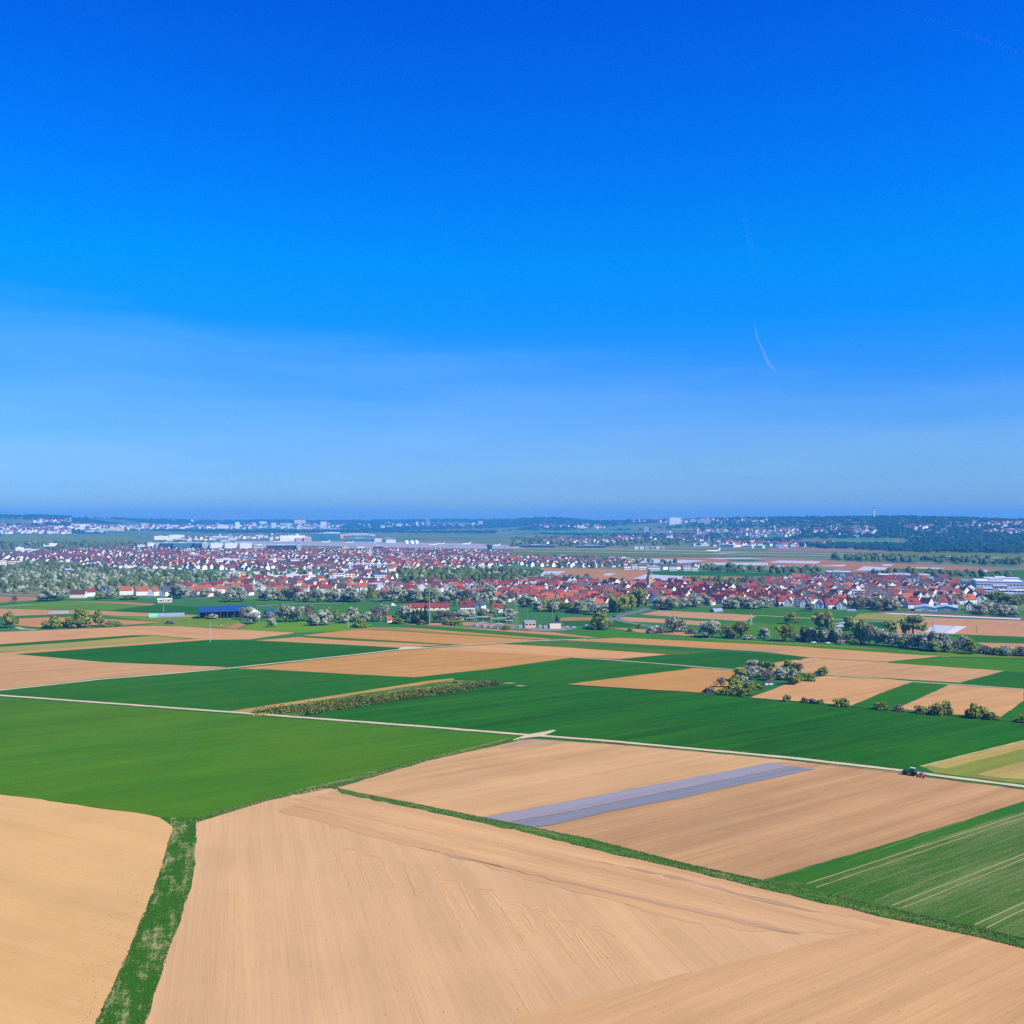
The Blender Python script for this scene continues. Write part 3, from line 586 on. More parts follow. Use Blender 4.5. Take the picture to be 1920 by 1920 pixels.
M['bark'] = plain('bark', (0.10, 0.075, 0.055), 0.9, 0.3, 3.0)
def leaf_mesh(name, mat, blobs, n, size, seed, flat=0.75):
    """leaf clumps spread through and over a set of lobes (cx, cy, cz, rx, rz, tone)"""
    q = np.random.RandomState(seed); w = np.array([b[3] ** 2 for b in blobs]); w = w / w.sum()
    V, F, T = [], [], []
    for i, k in enumerate(q.choice(len(blobs), n, p=w)):
        cx, cy, cz, rx, rz, tone = blobs[k]
        d = q.normal(size=3); d /= np.linalg.norm(d); rr = q.uniform(0.8, 1.06)
        c = np.array([cx + d[0] * rx * rr, cy + d[1] * rx * rr, cz + d[2] * rz * rr])
        nrm = d * flat + q.normal(size=3) * 0.33; nrm /= np.linalg.norm(nrm)
        a = np.cross(nrm, q.normal(size=3)); a /= np.linalg.norm(a); b = np.cross(nrm, a)
        s = size * q.uniform(0.6, 1.25); k0 = len(V)
        V += [c - a * s - b * s * 0.7, c + a * s - b * s * 0.55, c + a * s * 0.8 + b * s * 0.8, c - a * s * 0.7 + b * s]
        F.append((k0, k0 + 1, k0 + 2, k0 + 3)); tt = min(1, max(0, tone + q.normal() * 0.16)); T += [tt] * 4
    me = bpy.data.meshes.new(name); me.from_pydata([tuple(v) for v in V], [], F); me.materials.append(mat)
    at = me.attributes.new('tone', 'FLOAT', 'POINT'); at.data.foreach_set('value', T); me.update(); return me
def proto_tree(kind, seed):
    q = random.Random(seed * 17 + len(kind)); blobs = []; mb = MB()
    if kind == 'conifer':
        for i in range(9):
            z = 0.25 + 1.65 * i / 8; r = 0.85 * (1 - i / 8.6) + 0.08; blobs.append((q.uniform(-.06, .06), q.uniform(-.06, .06), z, r, 0.26, q.uniform(0.2, 0.8)))
        mb.bar((0, 0, -0.05), (0, 0, 1.7), 0.07, r2=0.02); n, size = 420, 0.13
    elif kind == 'shrub':
        for i in range(9):
            a = q.uniform(0, 6.28); r = q.uniform(0.1, 0.62); z = q.uniform(0.45, 1.45) * (1 - 0.25 * r); blobs.append((r * math.cos(a), r * math.sin(a), z, q.uniform(.32, .5), q.uniform(.38, .55), q.uniform(.15, .85)))
        for i in range(5):
            a = q.uniform(0, 6.28); blobs.append((0.5 * math.cos(a), 0.5 * math.sin(a), 0.3, 0.42, 0.36, q.uniform(.1, .5)))
            mb.bar((0, 0, -0.05), (0.4 * math.cos(a), 0.4 * math.sin(a), 0.9), 0.035, r2=0.015)
        n, size = 520, 0.15
    else:
        base = 0.55 if kind != 'willow' else 0.5
        for i in range(13):
            a = q.uniform(0, 6.28); r = math.sqrt(q.random()) * 0.68; z = q.uniform(base, 1.62) - 0.25 * r * r
            blobs.append((r * math.cos(a), r * math.sin(a), z, q.uniform(.26, .42), q.uniform(.22, .36), q.uniform(.12, .9)))
        blobs.append((0, 0, 1.25, 0.5, 0.5, 0.4))
        mb.bar((0, 0, -0.06), (0.02, 0.01, 0.6), 0.075, r2=0.055); mb.bar((0.02, 0.01, 0.58), (0, 0, 1.5), 0.05, r2=0.015)
        for i in range(6):
            a = i * 1.05 + q.uniform(-.3, .3); z = q.uniform(0.45, 0.8); mb.bar((0.01, 0.01, z), (0.6 * math.cos(a), 0.6 * math.sin(a), z + q.uniform(.45, .75)), 0.035, n=5, r2=0.01)
        n, size = (560, 0.135) if kind != 'bare' else (330, 0.085)
    return blobs, n, size, mb.mesh('trunk', M['bark'])
PROTO = {}
def get_tree(kind, shape, mat):
    k = (kind, shape, mat)
    if k not in PROTO:
        if ('b', kind, shape) not in PROTO: PROTO[('b', kind, shape)] = proto_tree(kind, shape)
        bl, n, size, tr = PROTO[('b', kind, shape)]
        PROTO[k] = (leaf_mesh('crown', TM[mat], bl, n, size, shape * 31 + 5), tr)
    return PROTO[k]
TK = {  # key: proto, material, name, phrase, category
    'b': ('round', 'blossom', 'blossom_tree', 'white blossom tree', 'tree'), 'g': ('round', 'green', 'green_tree', 'fresh green tree', 'tree'),
    'd': ('round', 'dark', 'green_tree', 'dark green tree', 'tree'), 'w': ('willow', 'willow', 'willow_tree', 'pale willow', 'tree'),
    'c': ('conifer', 'conifer', 'conifer', 'dark conifer', 'tree'), 'r': ('bare', 'bare', 'bare_tree', 'bare brown tree', 'tree'),
    's': ('shrub', 'green', 'shrub', 'green shrub', 'shrub'), 'k': ('shrub', 'dark', 'shrub', 'dark shrub', 'shrub'), 'o': ('shrub', 'willow', 'shrub', 'olive shrub', 'shrub'),
    'x': ('shrub', 'bare', 'shrub', 'brown shrub', 'shrub'), 'y': ('shrub', 'blossom', 'shrub', 'white blossom shrub', 'shrub')}
NTREE = [0]; TREE_AT = []
def tree(k, px, py, w, h, group='trees and bushes round the village'):
    """k: kind; base point and size in photograph pixels"""
    kind, mat, name, phrase, cat = TK[k]; NTREE[0] += 1
    p = P(px, py); m = p.y / FPX; cr, tr = get_tree(kind, rnd.randrange(5), mat)
    e = empty(name, p, rnd.uniform(0, 6.28), (w * m / 2 * 1.34, w * m / 2 * 1.34, h * m / 2 * 1.24))
    inst('crown', cr, e); inst('trunk', tr, e)
    auto(e, phrase, px, py, cat, group); TREE_AT.append((p.x, p.y)); return e
def belt(keys, pts, n, w, h, jit=3.0, group='trees and bushes round the village'):
    for i in range(n):
        t = (i + rnd.uniform(.1, .9)) / n * (len(pts) - 1); j = min(int(t), len(pts) - 2); f = t - j
        x = pts[j][0] + (pts[j + 1][0] - pts[j][0]) * f + rnd.uniform(-4, 4); y = pts[j][1] + (pts[j + 1][1] - pts[j][1]) * f + rnd.uniform(-jit, jit)
        k = rnd.uniform(.72, 1.25); tree(rnd.choice(keys), x, y, w * k * rnd.uniform(.85, 1.15), h * k, group)
def plant_trees():
    G = 'trees round the farms and the village edge'
    T = lambda s, g=G: [tree(a, *b, group=g) for a, b in s]
    T([('g', (18, 1177, 24, 27)), ('s', (102, 1177, 36, 20)), ('g', (150, 1176, 34, 30)), ('s', (133, 1177, 26, 20)), ('g', (184, 1174, 17, 27)), ('k', (210, 1173, 40, 8)), ('r', (28, 1129, 14, 12)),
       ('b', (88, 1127, 26, 22)), ('b', (104, 1127, 28, 25)), ('b', (118, 1124, 20, 18)), ('x', (320, 1170, 16, 7)), ('b', (196, 1122, 14, 13)), ('g', (186, 1124, 14, 12)), ('b', (207, 1122, 20, 20)), ('s', (240, 1124, 30, 7))])
    T([('b', (337, 1122, 28, 24)), ('b', (325, 1122, 16, 14)), ('b', (383, 1119, 18, 15)), ('r', (365, 1121, 18, 14)), ('b', (430, 1128, 22, 22)), ('b', (452, 1128, 20, 20)), ('b', (440, 1120, 26, 20)), ('r', (410, 1122, 18, 15))])
    # around the barn and the meadow with scattered fruit trees
    T([('b', (398, 1160, 20, 8)), ('r', (455, 1162, 18, 22)), ('b', (475, 1170, 22, 20)), ('b', (465, 1158, 16, 18)), ('b', (505, 1158, 16, 10)), ('b', (509, 1176, 14, 16)), ('b', (535, 1166, 30, 28)), ('b', (558, 1166, 20, 26)), ('r', (580, 1164, 24, 28)),
       ('b', (590, 1173, 22, 20)), ('b', (608, 1172, 26, 28)), ('g', (630, 1166, 13, 20)), ('b', (645, 1168, 22, 16)), ('b', (663, 1165, 26, 24)), ('k', (674, 1176, 24, 18)), ('b', (690, 1166, 20, 18)), ('r', (710, 1165, 28, 26)), ('b', (720, 1152, 18, 18)),
       ('d', (752, 1158, 16, 20)), ('b', (762, 1166, 28, 28)), ('k', (745, 1170, 18, 12)), ('c', (775, 1168, 9, 24)), ('c', (782, 1168, 10, 24)), ('g', (788, 1170, 17, 24)), ('c', (798, 1171, 10, 36)), ('s', (792, 1171, 14, 9)), ('r', (825, 1168, 34, 22)),
       ('r', (845, 1168, 28, 20)), ('b', (862, 1166, 26, 20)), ('s', (850, 1171, 34, 9)), ('b', (880, 1162, 22, 18)), ('b', (905, 1160, 18, 18)), ('b', (925, 1158, 18, 16)), ('w', (915, 1162, 18, 11)), ('r', (950, 1155, 16, 16)), ('b', (957, 1166, 24, 22)),
       ('k', (948, 1181, 14, 9)), ('c', (1044, 1169, 7, 14)), ('g', (1128, 1180, 34, 30)), ('k', (1120, 1181, 16, 14)), ('k', (1199, 1178, 10, 9)), ('y', (1222, 1187, 16, 12)), ('x', (1236, 1187, 14, 12)), ('b', (1262, 1186, 26, 27)), ('b', (1276, 1184, 18, 18)), ('x', (1295, 1188, 16, 10)), ('x', (1181, 1184, 9, 6))])
    belt('bbbr', [(485, 1124), (560, 1127), (640, 1128), (672, 1128)], 15, 23, 22, 2, G)
    belt('bbrdb', [(690, 1124), (760, 1132), (830, 1130), (860, 1128), (900, 1128), (960, 1134)], 18, 22, 22, 4, G)
    belt('bbbg', [(980, 1140), (1040, 1146), (1090, 1150), (1130, 1150)], 15, 22, 20, 4, G)
    belt('wg', [(1142, 1148), (1170, 1146), (1205, 1138)], 9, 20, 28, 2, G); T([('c', (1208, 1136, 8, 20)), ('s', (1140, 1122, 22, 14))])
    belt('bbb', [(1232, 1138), (1262, 1142), (1330, 1136)], 10, 22, 20, 2, G)
    belt('bbbb', [(1362, 1140), (1400, 1141), (1440, 1139)], 9, 20, 17, 2, G)
    T([('c', (1457, 1138, 6, 18)), ('b', (1519, 1146, 16, 16)), ('c', (1570, 1126, 7, 18)), ('c', (1581, 1130, 7, 16)), ('b', (1595, 1140, 12, 12))])
    belt('bbbrd', [(1610, 1143), (1650, 1145), (1680, 1144)], 9, 20, 19, 3, G)
    belt('bbr', [(1825, 1150), (1860, 1152), (1910, 1155)], 9, 20, 17, 3, G); belt('dd', [(1855, 1128), (1890, 1132), (1918, 1134)], 6, 20, 14, 2, G)
    # big trees in front of the right-hand village
    H = 'tall trees and blossom in front of the village'
    T([('w', (1482, 1170, 19, 18)), ('k', (1494, 1168, 7, 8)), ('w', (1535, 1179, 22, 30)), ('w', (1549, 1180, 26, 32)), ('w', (1592, 1182, 24, 25)), ('w', (1668, 1188, 26, 22)), ('w', (1712, 1192, 38, 34)),
       ('b', (1330, 1195, 38, 28)), ('r', (1360, 1196, 22, 22)), ('k', (1374, 1197, 20, 17)), ('d', (1388, 1196, 30, 27)), ('b', (1433, 1198, 19, 20)), ('y', (1405, 1199, 20, 8)), ('d', (1472, 1202, 28, 28)), ('b', (1493, 1203, 16, 14)),
       ('c', (1504, 1203, 16, 22)), ('c', (1514, 1204, 16, 23)), ('c', (1526, 1204, 18, 22)), ('c', (1538, 1204, 16, 21)), ('c', (1560, 1204, 20, 20)), ('b', (1520, 1192, 20, 14)), ('b', (1545, 1200, 16, 18)), ('b', (1568, 1200, 20, 20)),
       ('r', (1586, 1206, 26, 18)), ('k', (1604, 1209, 14, 10)), ('w', (1608, 1206, 22, 30)), ('w', (1618, 1206, 26, 40)), ('b', (1630, 1208, 22, 34)), ('b', (1642, 1210, 24, 30)), ('b', (1656, 1211, 22, 26)), ('b', (1672, 1212, 22, 24)), ('b', (1685, 1213, 22, 22)),
       ('g', (1692, 1214, 18, 18)), ('b', (1702, 1214, 24, 24)), ('b', (1722, 1217, 26, 28)), ('b', (1738, 1219, 26, 28)), ('b', (1752, 1220, 30, 32)), ('b', (1770, 1221, 26, 30)), ('g', (1752, 1222, 20, 18)), ('r', (1795, 1222, 22, 20)), ('b', (1808, 1216, 20, 22)), ('d', (1818, 1226, 24, 26)),
       ('x', (1845, 1225, 20, 13)), ('k', (1866, 1228, 22, 15)), ('b', (1888, 1229, 24, 17)), ('x', (1912, 1230, 18, 18)), ('y', (1576, 1208, 14, 8)), ('o', (1780, 1222, 14, 10))], H)
    # copse with the garden hut
    Cq = 'trees and bushes of the garden copse'
    T([('b', (1411, 1253, 20, 14)), ('g', (1386, 1277, 24, 21)), ('c', (1405, 1266, 8, 14)), ('g', (1432, 1258, 18, 16)), ('g', (1443, 1262, 18, 20)), ('d', (1477, 1262, 22, 22)), ('g', (1490, 1262, 16, 18)), ('r', (1500, 1263, 16, 18)),
       ('d', (1542, 1267, 15, 15)), ('s', (1516, 1277, 22, 16)), ('k', (1533, 1265, 10, 7)), ('y', (1394, 1284, 20, 16)), ('b', (1412, 1274, 18, 20)), ('b', (1425, 1270, 22, 18)), ('r', (1438, 1276, 30, 18)), ('b', (1462, 1274, 24, 20)), ('b', (1470, 1270, 18, 18)),
       ('b', (1488, 1276, 18, 20)), ('g', (1486, 1283, 22, 14)), ('g', (1496, 1280, 16, 14)), ('g', (1378, 1290, 24, 18)), ('s', (1372, 1300, 24, 20)), ('k', (1362, 1303, 20, 12)), ('s', (1384, 1304, 22, 18)), ('k', (1392, 1305, 16, 14)), ('k', (1402, 1304, 15, 15)), ('k', (1350, 1302, 18, 9)),
       ('x', (1331, 1298, 20, 10)), ('s', (1358, 1300, 16, 10)), ('r', (1352, 1288, 22, 18)), ('s', (1420, 1292, 20, 8)), ('s', (1405, 1290, 16, 12)), ('r', (1410, 1288, 16, 12))], Cq)
    Ln = 'bushes along the edge of the deep green field'
    T([('o', (1475, 1315, 12, 12)), ('x', (1508, 1317, 12, 9)), ('x', (1524, 1319, 12, 9)), ('k', (1537, 1320, 14, 9)), ('s', (1577, 1324, 24, 14)), ('k', (1651, 1330, 22, 14)), ('x', (1686, 1333, 18, 11)), ('k', (1728, 1338, 22, 15)), ('o', (1756, 1340, 24, 22)), ('o', (1775, 1340, 18, 26)),
       ('s', (1826, 1346, 24, 25)), ('s', (1843, 1346, 22, 22)), ('k', (1861, 1349, 22, 14)), ('k', (1915, 1354, 20, 14))], Ln)
    T([('s', (855, 1281, 10, 5)), ('k', (1500, 1237, 8, 5))], Ln)
def blob_field(name, pts, mat, label=None, tone=(0.1, 0.9), sub=1):
    """thousands of small far crowns in one mesh: pts = (x, y, z, radius, height)"""
    bm = bmesh.new(); bmesh.ops.create_icosphere(bm, subdivisions=sub, radius=1.0)
    bm.verts.ensure_lookup_table(); tv = np.array([v.co[:] for v in bm.verts]); tf = np.array([[v.index for v in f.verts] for f in bm.faces]); bm.free()
    keep = tv[tf][:, :, 2].mean(1) > -0.55; tf = tf[keep]
    pts = np.array(pts); n = len(pts); k = len(tv)
    j = nrs.uniform(0.72, 1.25, (n, k, 1)); v = tv[None] * j
    v = v * np.stack([pts[:, 3], pts[:, 3], pts[:, 4] * 0.56], 1)[:, None, :]
    v[:, :, 2] += (pts[:, 4] * 0.5)[:, None]
    v += pts[:, None, :3]
    f = (tf[None] + (np.arange(n) * k)[:, None, None]).reshape(-1, 3)
    me = bpy.data.meshes.new(name); me.vertices.add(n * k); me.vertices.foreach_set('co', v.reshape(-1))
    me.loops.add(len(f) * 3); me.loops.foreach_set('vertex_index', f.reshape(-1)); me.polygons.add(len(f))
    me.polygons.foreach_set('loop_start', np.arange(0, len(f) * 3, 3)); me.polygons.foreach_set('loop_total', np.full(len(f), 3))
    t = np.repeat(nrs.uniform(tone[0], tone[1], n), k) + nrs.normal(0, 0.1, n * k)
    at = me.attributes.new('tone', 'FLOAT', 'POINT'); at.data.foreach_set('value', np.clip(t, 0, 1)); me.update(calc_edges=True); me.materials.append(mat)
    o = inst(name, me); tag(o, label, kind='stuff'); return o

# ------------------------------------------------------------------ houses
WALLM = [plain('white_render', (0.74, 0.72, 0.68), 0.8, 0.06), plain('cream_render', (0.70, 0.60, 0.44), 0.8, 0.06), plain('pale_grey_render', (0.58, 0.58, 0.58), 0.8, 0.06)]
ROOFC = {'orange': (0.29, 0.075, 0.028), 'red': (0.185, 0.03, 0.022), 'maroon': (0.12, 0.026, 0.022), 'brown': (0.07, 0.034, 0.028), 'slate': (0.055, 0.058, 0.07)}
ROOFM = {k: plain(k + '_tiles', c, 0.75, 0.3, 1.5) for k, c in ROOFC.items()}
M['glass'] = plain('dark_glass', (0.03, 0.04, 0.055), 0.25, 0.2, 1, 0.5); M['brick'] = plain('chimney_brick', (0.28, 0.12, 0.08), 0.9, 0.3, 4)
def house_meshes(l, w, e, r, seed, wallm, roofm):
    """gabled house along x: wall, roof, chimney and window meshes"""
    q = random.Random(seed); a = MB(); hl, hw = l / 2, w / 2
    a.poly([(-hl, -hw, -.3), (hl, -hw, -.3), (hl, -hw, e), (-hl, -hw, e)]); a.poly([(hl, hw, -.3), (-hl, hw, -.3), (-hl, hw, e), (hl, hw, e)])
    a.poly([(hl, -hw, -.3), (hl, hw, -.3), (hl, hw, e), (hl, 0, e + r), (hl, -hw, e)]); a.poly([(-hl, hw, -.3), (-hl, -hw, -.3), (-hl, -hw, e), (-hl, 0, e + r), (-hl, hw, e)])
    b = MB(); o = 0.55; t = 0.28; zl = e - r * o / hw; X = hl + 0.45
    for s in (-1, 1):
        b.poly([(-X, s * (hw + o), zl + t), (X, s * (hw + o), zl + t), (X, 0, e + r + t), (-X, 0, e + r + t)][::s]); b.poly([(-X, s * (hw + o), zl + .02), (X, s * (hw + o), zl + .02), (X, 0, e + r + .02), (-X, 0, e + r + .02)][::-s])
        b.poly([(-X, s * (hw + o), zl + .02), (X, s * (hw + o), zl + .02), (X, s * (hw + o), zl + t), (-X, s * (hw + o), zl + t)][::s])
        for sx in (-1, 1): b.poly([(sx * X, s * (hw + o), zl + .02), (sx * X, s * (hw + o), zl + t), (sx * X, 0, e + r + t), (sx * X, 0, e + r + .02)][::-s * sx])
    if seed % 3 == 0:     # dormer
        dx = q.uniform(-hl * .4, hl * .4); b.box(dx - 1.6, dx + 1.6, -hw * .75, -hw * .2, e + r * .25, e + r * .72)
    c = MB(); cx = q.uniform(-hl * .5, hl * .5); c.box(cx - .4, cx + .4, hw * .15, hw * .15 + .8, e + r * .6, e + r + 1.1)
    d = MB()
    for s in (-1, 1):
        n = max(2, int(l / 3.2))
        for fl in ((1.0, 2.3), (3.7, 4.9))[:1 if e < 4.5 else 2]:
            for i in range(n):
                x = -hl + l * (i + .5) / n; y = s * (hw + .03); d.box(x - .55, x + .55, y - .03, y + .03, *fl)
        for fl in ((1.0, 2.3), (3.7, 4.9), (e + .4, e + 1.5))[:3 if e > 4.5 else 1]:
            for i in (-1, 1):
                y = i * w * .22; x = s * (hl + .03); d.box(x - .03, x + .03, y - .5, y + .5, *fl)
    return a.mesh('wall', wallm), b.mesh('roof', roofm), c.mesh('chimney', M['brick']), d.mesh('window', M['glass'])
HSHAPES = [(12, 9, 5.2, 4.8), (14, 10, 5.4, 5.6), (10, 9, 5.0, 4.4), (17, 11, 5.4, 6.2), (11, 8.5, 3.2, 4.6), (13, 11, 5.6, 4.0), (20, 10, 4.8, 5.4)]
HCACHE = {}
def house(x, y, rz, shape, roof, px, py, group, cat='house', sc=1.0):
    k = (shape, roof)
    if k not in HCACHE: HCACHE[k] = house_meshes(*HSHAPES[shape], seed=shape * 5 + len(roof), wallm=WALLM[(shape + len(roof)) % 7 % 3 if (shape + len(roof)) % 4 == 0 else 0], roofm=ROOFM[roof])
    w, r, c, d = HCACHE[k]; e = empty('house', (x, y, height(x, y)), rz, sc)
    inst('wall', w, e); ro = inst('roof', r, e); inst('chimney', c, ro); wn = inst('window', d, e); wn['kind'] = 'stuff'
    auto(e, '%s-roofed house' % {'slate': 'grey', 'orange': 'orange', 'red': 'red', 'maroon': 'maroon', 'brown': 'brown'}[roof], px, py, cat, group); return e
class Far:
    """far houses, all in one mesh"""
    def __init__(s): s.mb = MB(); s.names = list(ROOFC)
    def add(s, x, y, z, rz, l, w, e, r, roof, wall=0):
        c, q = math.cos(rz), math.sin(rz); T = lambda a, b, h: (x + a * c - b * q, y + a * q + b * c, z + h)
        hl, hw = l / 2, w / 2; mb = s.mb; rm = 3 + s.names.index(roof); o = .5; zl = e - r * o / hw + .15
        mb.poly([T(-hl, -hw, -.5), T(hl, -hw, -.5), T(hl, -hw, e), T(-hl, -hw, e)], wall); mb.poly([T(hl, hw, -.5), T(-hl, hw, -.5), T(-hl, hw, e), T(hl, hw, e)], wall)
        mb.poly([T(hl, -hw, -.5), T(hl, hw, -.5), T(hl, hw, e), T(hl, 0, e + r), T(hl, -hw, e)], wall); mb.poly([T(-hl, hw, -.5), T(-hl, -hw, -.5), T(-hl, -hw, e), T(-hl, 0, e + r), T(-hl, hw, e)], wall)
        X = hl + .4
        mb.poly([T(-X, -hw - o, zl), T(X, -hw - o, zl), T(X, 0, e + r + .15), T(-X, 0, e + r + .15)], rm); mb.poly([T(X, hw + o, zl), T(-X, hw + o, zl), T(-X, 0, e + r + .15), T(X, 0, e + r + .15)], rm)
    def build(s, name, label=None):
        o = s.mb.build(name, WALLM + [ROOFM[k] for k in s.names]); tag(o, label, kind='stuff')
def inside(p, poly):
    x, y = p; c = False; n = len(poly)
    for i in range(n):
        x1, y1 = poly[i]; x2, y2 = poly[(i + 1) % n]
        if (y1 > y) != (y2 > y) and x < (x2 - x1) * (y - y1) / (y2 - y1) + x1: c = not c
    return c
CANDS = []; GARDEN = []; KEEP = []     # KEEP: (x, y, radius) already built on
def quarter(poly_px, sx, sy, roofs, base, fill=0.9, trees=0.5, shapes=(0, 1, 2, 4, 5), size=1.0):
    """street rows of houses over a part of a village"""
    W2 = [P(*p).to_2d() for p in poly_px]; xs = [p.x for p in W2]; ys = [p.y for p in W2]; poly = [(p.x, p.y) for p in W2]
    cx, cy = (min(xs) + max(xs)) / 2, (min(ys) + max(ys)) / 2; rad = math.hypot(max(xs) - min(xs), max(ys) - min(ys)) / 2
    c, q = math.cos(base), math.sin(base); ni, nj = int(rad / sx) + 1, int(rad / sy) + 1
    for j in range(-nj, nj + 1):
        for i in range(-ni, ni + 1):
            a = i * sx + rnd.uniform(-.28, .28) * sx; b = j * sy + rnd.uniform(-.2, .2) * sy
            x = cx + a * c - b * q; y = cy + a * q + b * c
            if not inside((x, y), poly) or any((x - k[0]) ** 2 + (y - k[1]) ** 2 < k[2] ** 2 for k in KEEP): continue
            bend = 0.35 * math.sin(x / 130.0) + 0.3 * math.sin(y / 170.0 + 1)
            rz = base + bend + (math.pi / 2 if (math.sin(x / 60.0 + y / 85.0) > 0.1) != (rnd.random() < .3) else 0) + rnd.uniform(-.2, .2)
            if rnd.random() < fill: CANDS.append((x, y, rz, rnd.choice(shapes), rnd.choice(roofs), size * rnd.uniform(.74, 1.0)))
            if rnd.random() < trees: GARDEN.append((x + rnd.uniform(-.6, .6) * sx, y + sy * .5 * rnd.choice((-1, 1))))
RO = ['orange', 'red', 'red', 'red', 'maroon', 'maroon', 'brown', 'slate']; RT = ['red', 'red', 'maroon', 'maroon', 'brown', 'brown', 'slate', 'orange']
def plant_villages():
    for (x, y, l) in ((1218, 1107, 16), (1611, 1122, 22), (1736, 1146, 34), (1775, 1147, 34), (1875, 1100, 70), (1870, 1105, 40), (808, 1145, 30), (876, 1145, 16), (708, 1103, 22), (632, 1090, 30), (555, 1085, 50), (1075, 1103, 26), (1900, 1116, 50), (1680, 1084, 40)):
        p = P(x, y); KEEP.append((p.x, p.y, l))
    # hand placed houses at the edges: px, py, turn, shape, roof
    hand = [(147, 1121, .1, 6, 'brown'), (170, 1118, .4, 0, 'red'), (237, 1115, .2, 3, 'orange'), (268, 1116, .25, 3, 'orange'), (288, 1117, 1.4, 1, 'orange'), (312, 1117, 1.2, 3, 'slate'), (325, 1112, 1.3, 1, 'brown'), (342, 1104, 0.2, 6, 'maroon'), (358, 1115, 1.4, 1, 'orange'), (380, 1114, .2, 3, 'orange'), (398, 1104, 1.3, 1, 'brown'),
            (412, 1112, .3, 1, 'orange'), (428, 1108, 1.2, 0, 'red'), (446, 1108, .2, 3, 'orange'), (466, 1116, 1.3, 1, 'maroon'), (200, 1112, 1.2, 0, 'slate'), (390, 1118, 1.2, 0, 'red'), (530, 1112, .1, 6, 'orange'), (556, 1114, .15, 6, 'orange'), (610, 1110, .1, 6, 'red'), (660, 1108, .1, 6, 'orange'), (686, 1108, .15, 3, 'orange'), (730, 1110, 1.4, 1, 'red'),
            (770, 1112, .2, 3, 'maroon'), (790, 1106, 1.3, 1, 'slate'), (720, 1118, 1.3, 1, 'orange'), (742, 1116, .2, 0, 'maroon'), (876, 1145, .12, 3, 'maroon'), (900, 1142, 1.2, 1, 'slate'), (932, 1148, .2, 0, 'red'), (860, 1112, .1, 6, 'red'), (900, 1118, .1, 6, 'red'), (925, 1124, .15, 6, 'orange'), (950, 1128, 1.3, 1, 'maroon'),
            (985, 1126, 1.4, 1, 'slate'), (1008, 1130, 1.3, 1, 'orange'), (1026, 1129, .2, 3, 'orange'), (1044, 1132, 1.3, 1, 'orange'), (1062, 1128, .2, 3, 'orange'), (1095, 1137, 1.2, 3, 'maroon'), (1120, 1140, .3, 1, 'orange'), (1150, 1132, .1, 6, 'red'), (1280, 1130, 1.2, 3, 'brown'), (1345, 1128, .2, 1, 'red'),
            (1462, 1134, .2, 3, 'red'), (1478, 1136, 1.3, 1, 'orange'), (1508, 1138, 1.3, 1, 'slate'), (1536, 1140, 1.2, 1, 'orange'), (1560, 1140, .3, 3, 'red'), (1577, 1142, 1.3, 1, 'slate'), (1710, 1140, .2, 3, 'red'), (1700, 1128, .2, 1, 'orange'), (1815, 1131, .3, 3, 'orange'), (1836, 1130, 1.3, 1, 'maroon'), (1818, 1143, 1.3, 0, 'maroon')]
    for px, py, a, s, r in hand:
        p = P(px, py); KEEP.append((p.x, p.y, 13)); CANDS.append((p.x, p.y, a, s, r, .92))
    quarter([(935, 1104), (1000, 1096), (1110, 1093), (1190, 1096), (1300, 1097), (1400, 1108), (1470, 1114), (1470, 1135), (1300, 1134), (1226, 1132), (1215, 1126), (1130, 1138), (1000, 1134), (950, 1126)], 17, 19.5, RO, 0.12, .92, .6, (0, 1, 3, 1, 6, 2))
    quarter([(1440, 1088), (1560, 1083), (1700, 1085), (1790, 1092), (1845, 1112), (1838, 1128), (1790, 1136), (1690, 1140), (1600, 1138), (1470, 1134), (1440, 1124)], 18.5, 21, RT, 0.3, .92, .7)
    quarter([(1400, 1093), (1445, 1088), (1450, 1100), (1405, 1104)], 20, 24, ['slate', 'brown', 'red'], 0.2, .9, .2)
    quarter([(330, 1106), (470, 1090), (560, 1086), (700, 1092), (770, 1096), (870, 1094), (950, 1100), (950, 1124), (850, 1116), (700, 1114), (560, 1110), (420, 1112)], 18, 22, RO, 0.1, .85, .7)
    quarter([(0, 1040), (60, 1038), (150, 1032), (250, 1029), (330, 1031), (330, 1068), (250, 1068), (170, 1060), (110, 1055), (0, 1052)], 20, 30, ['brown', 'maroon', 'brown', 'slate', 'red', 'maroon'], 1.2, .82, .75)
    quarter([(330, 1031), (480, 1034), (660, 1033), (800, 1032), (940, 1037), (965, 1048), (960, 1060), (860, 1067), (740, 1074), (600, 1072), (420, 1069), (330, 1068)], 21, 27, RT, 0.5, .85, .85)
    quarter([(480, 1072), (620, 1073), (740, 1076), (760, 1092), (560, 1086), (470, 1084)], 24, 32, RT, 0.2, .7, .9)
    quarter([(965, 1048), (1000, 1046), (1180, 1054), (1180, 1064), (1000, 1064), (962, 1060)], 23, 30, RT, 0.2, .85, .6); quarter([(1240, 1062), (1310, 1064), (1310, 1070), (1240, 1068)], 24, 30, ['slate', 'red'], .2, .9, .5)
    CANDS.sort(key=lambda c: math.hypot(c[0], c[1]))
    # the 300 that show largest: one thing each; the rest of the town as one mass
    for x, y, rz, s, r, sc in CANDS[:300]:
        px, py = to_px(Vector((x, y, 0))); house(x, y, rz, s, r, px, py, 'houses of the red-roofed village', sc=sc)
    far = Far()
    for x, y, rz, s, r, sc in CANDS[300:]:
        l, w, e, h = HSHAPES[s]; far.add(x, y, height(x, y), rz, l * sc, w * sc, e * sc * 1.25, h * sc * .9, r, 0 if rnd.random() < .85 else rnd.choice((1, 2)))
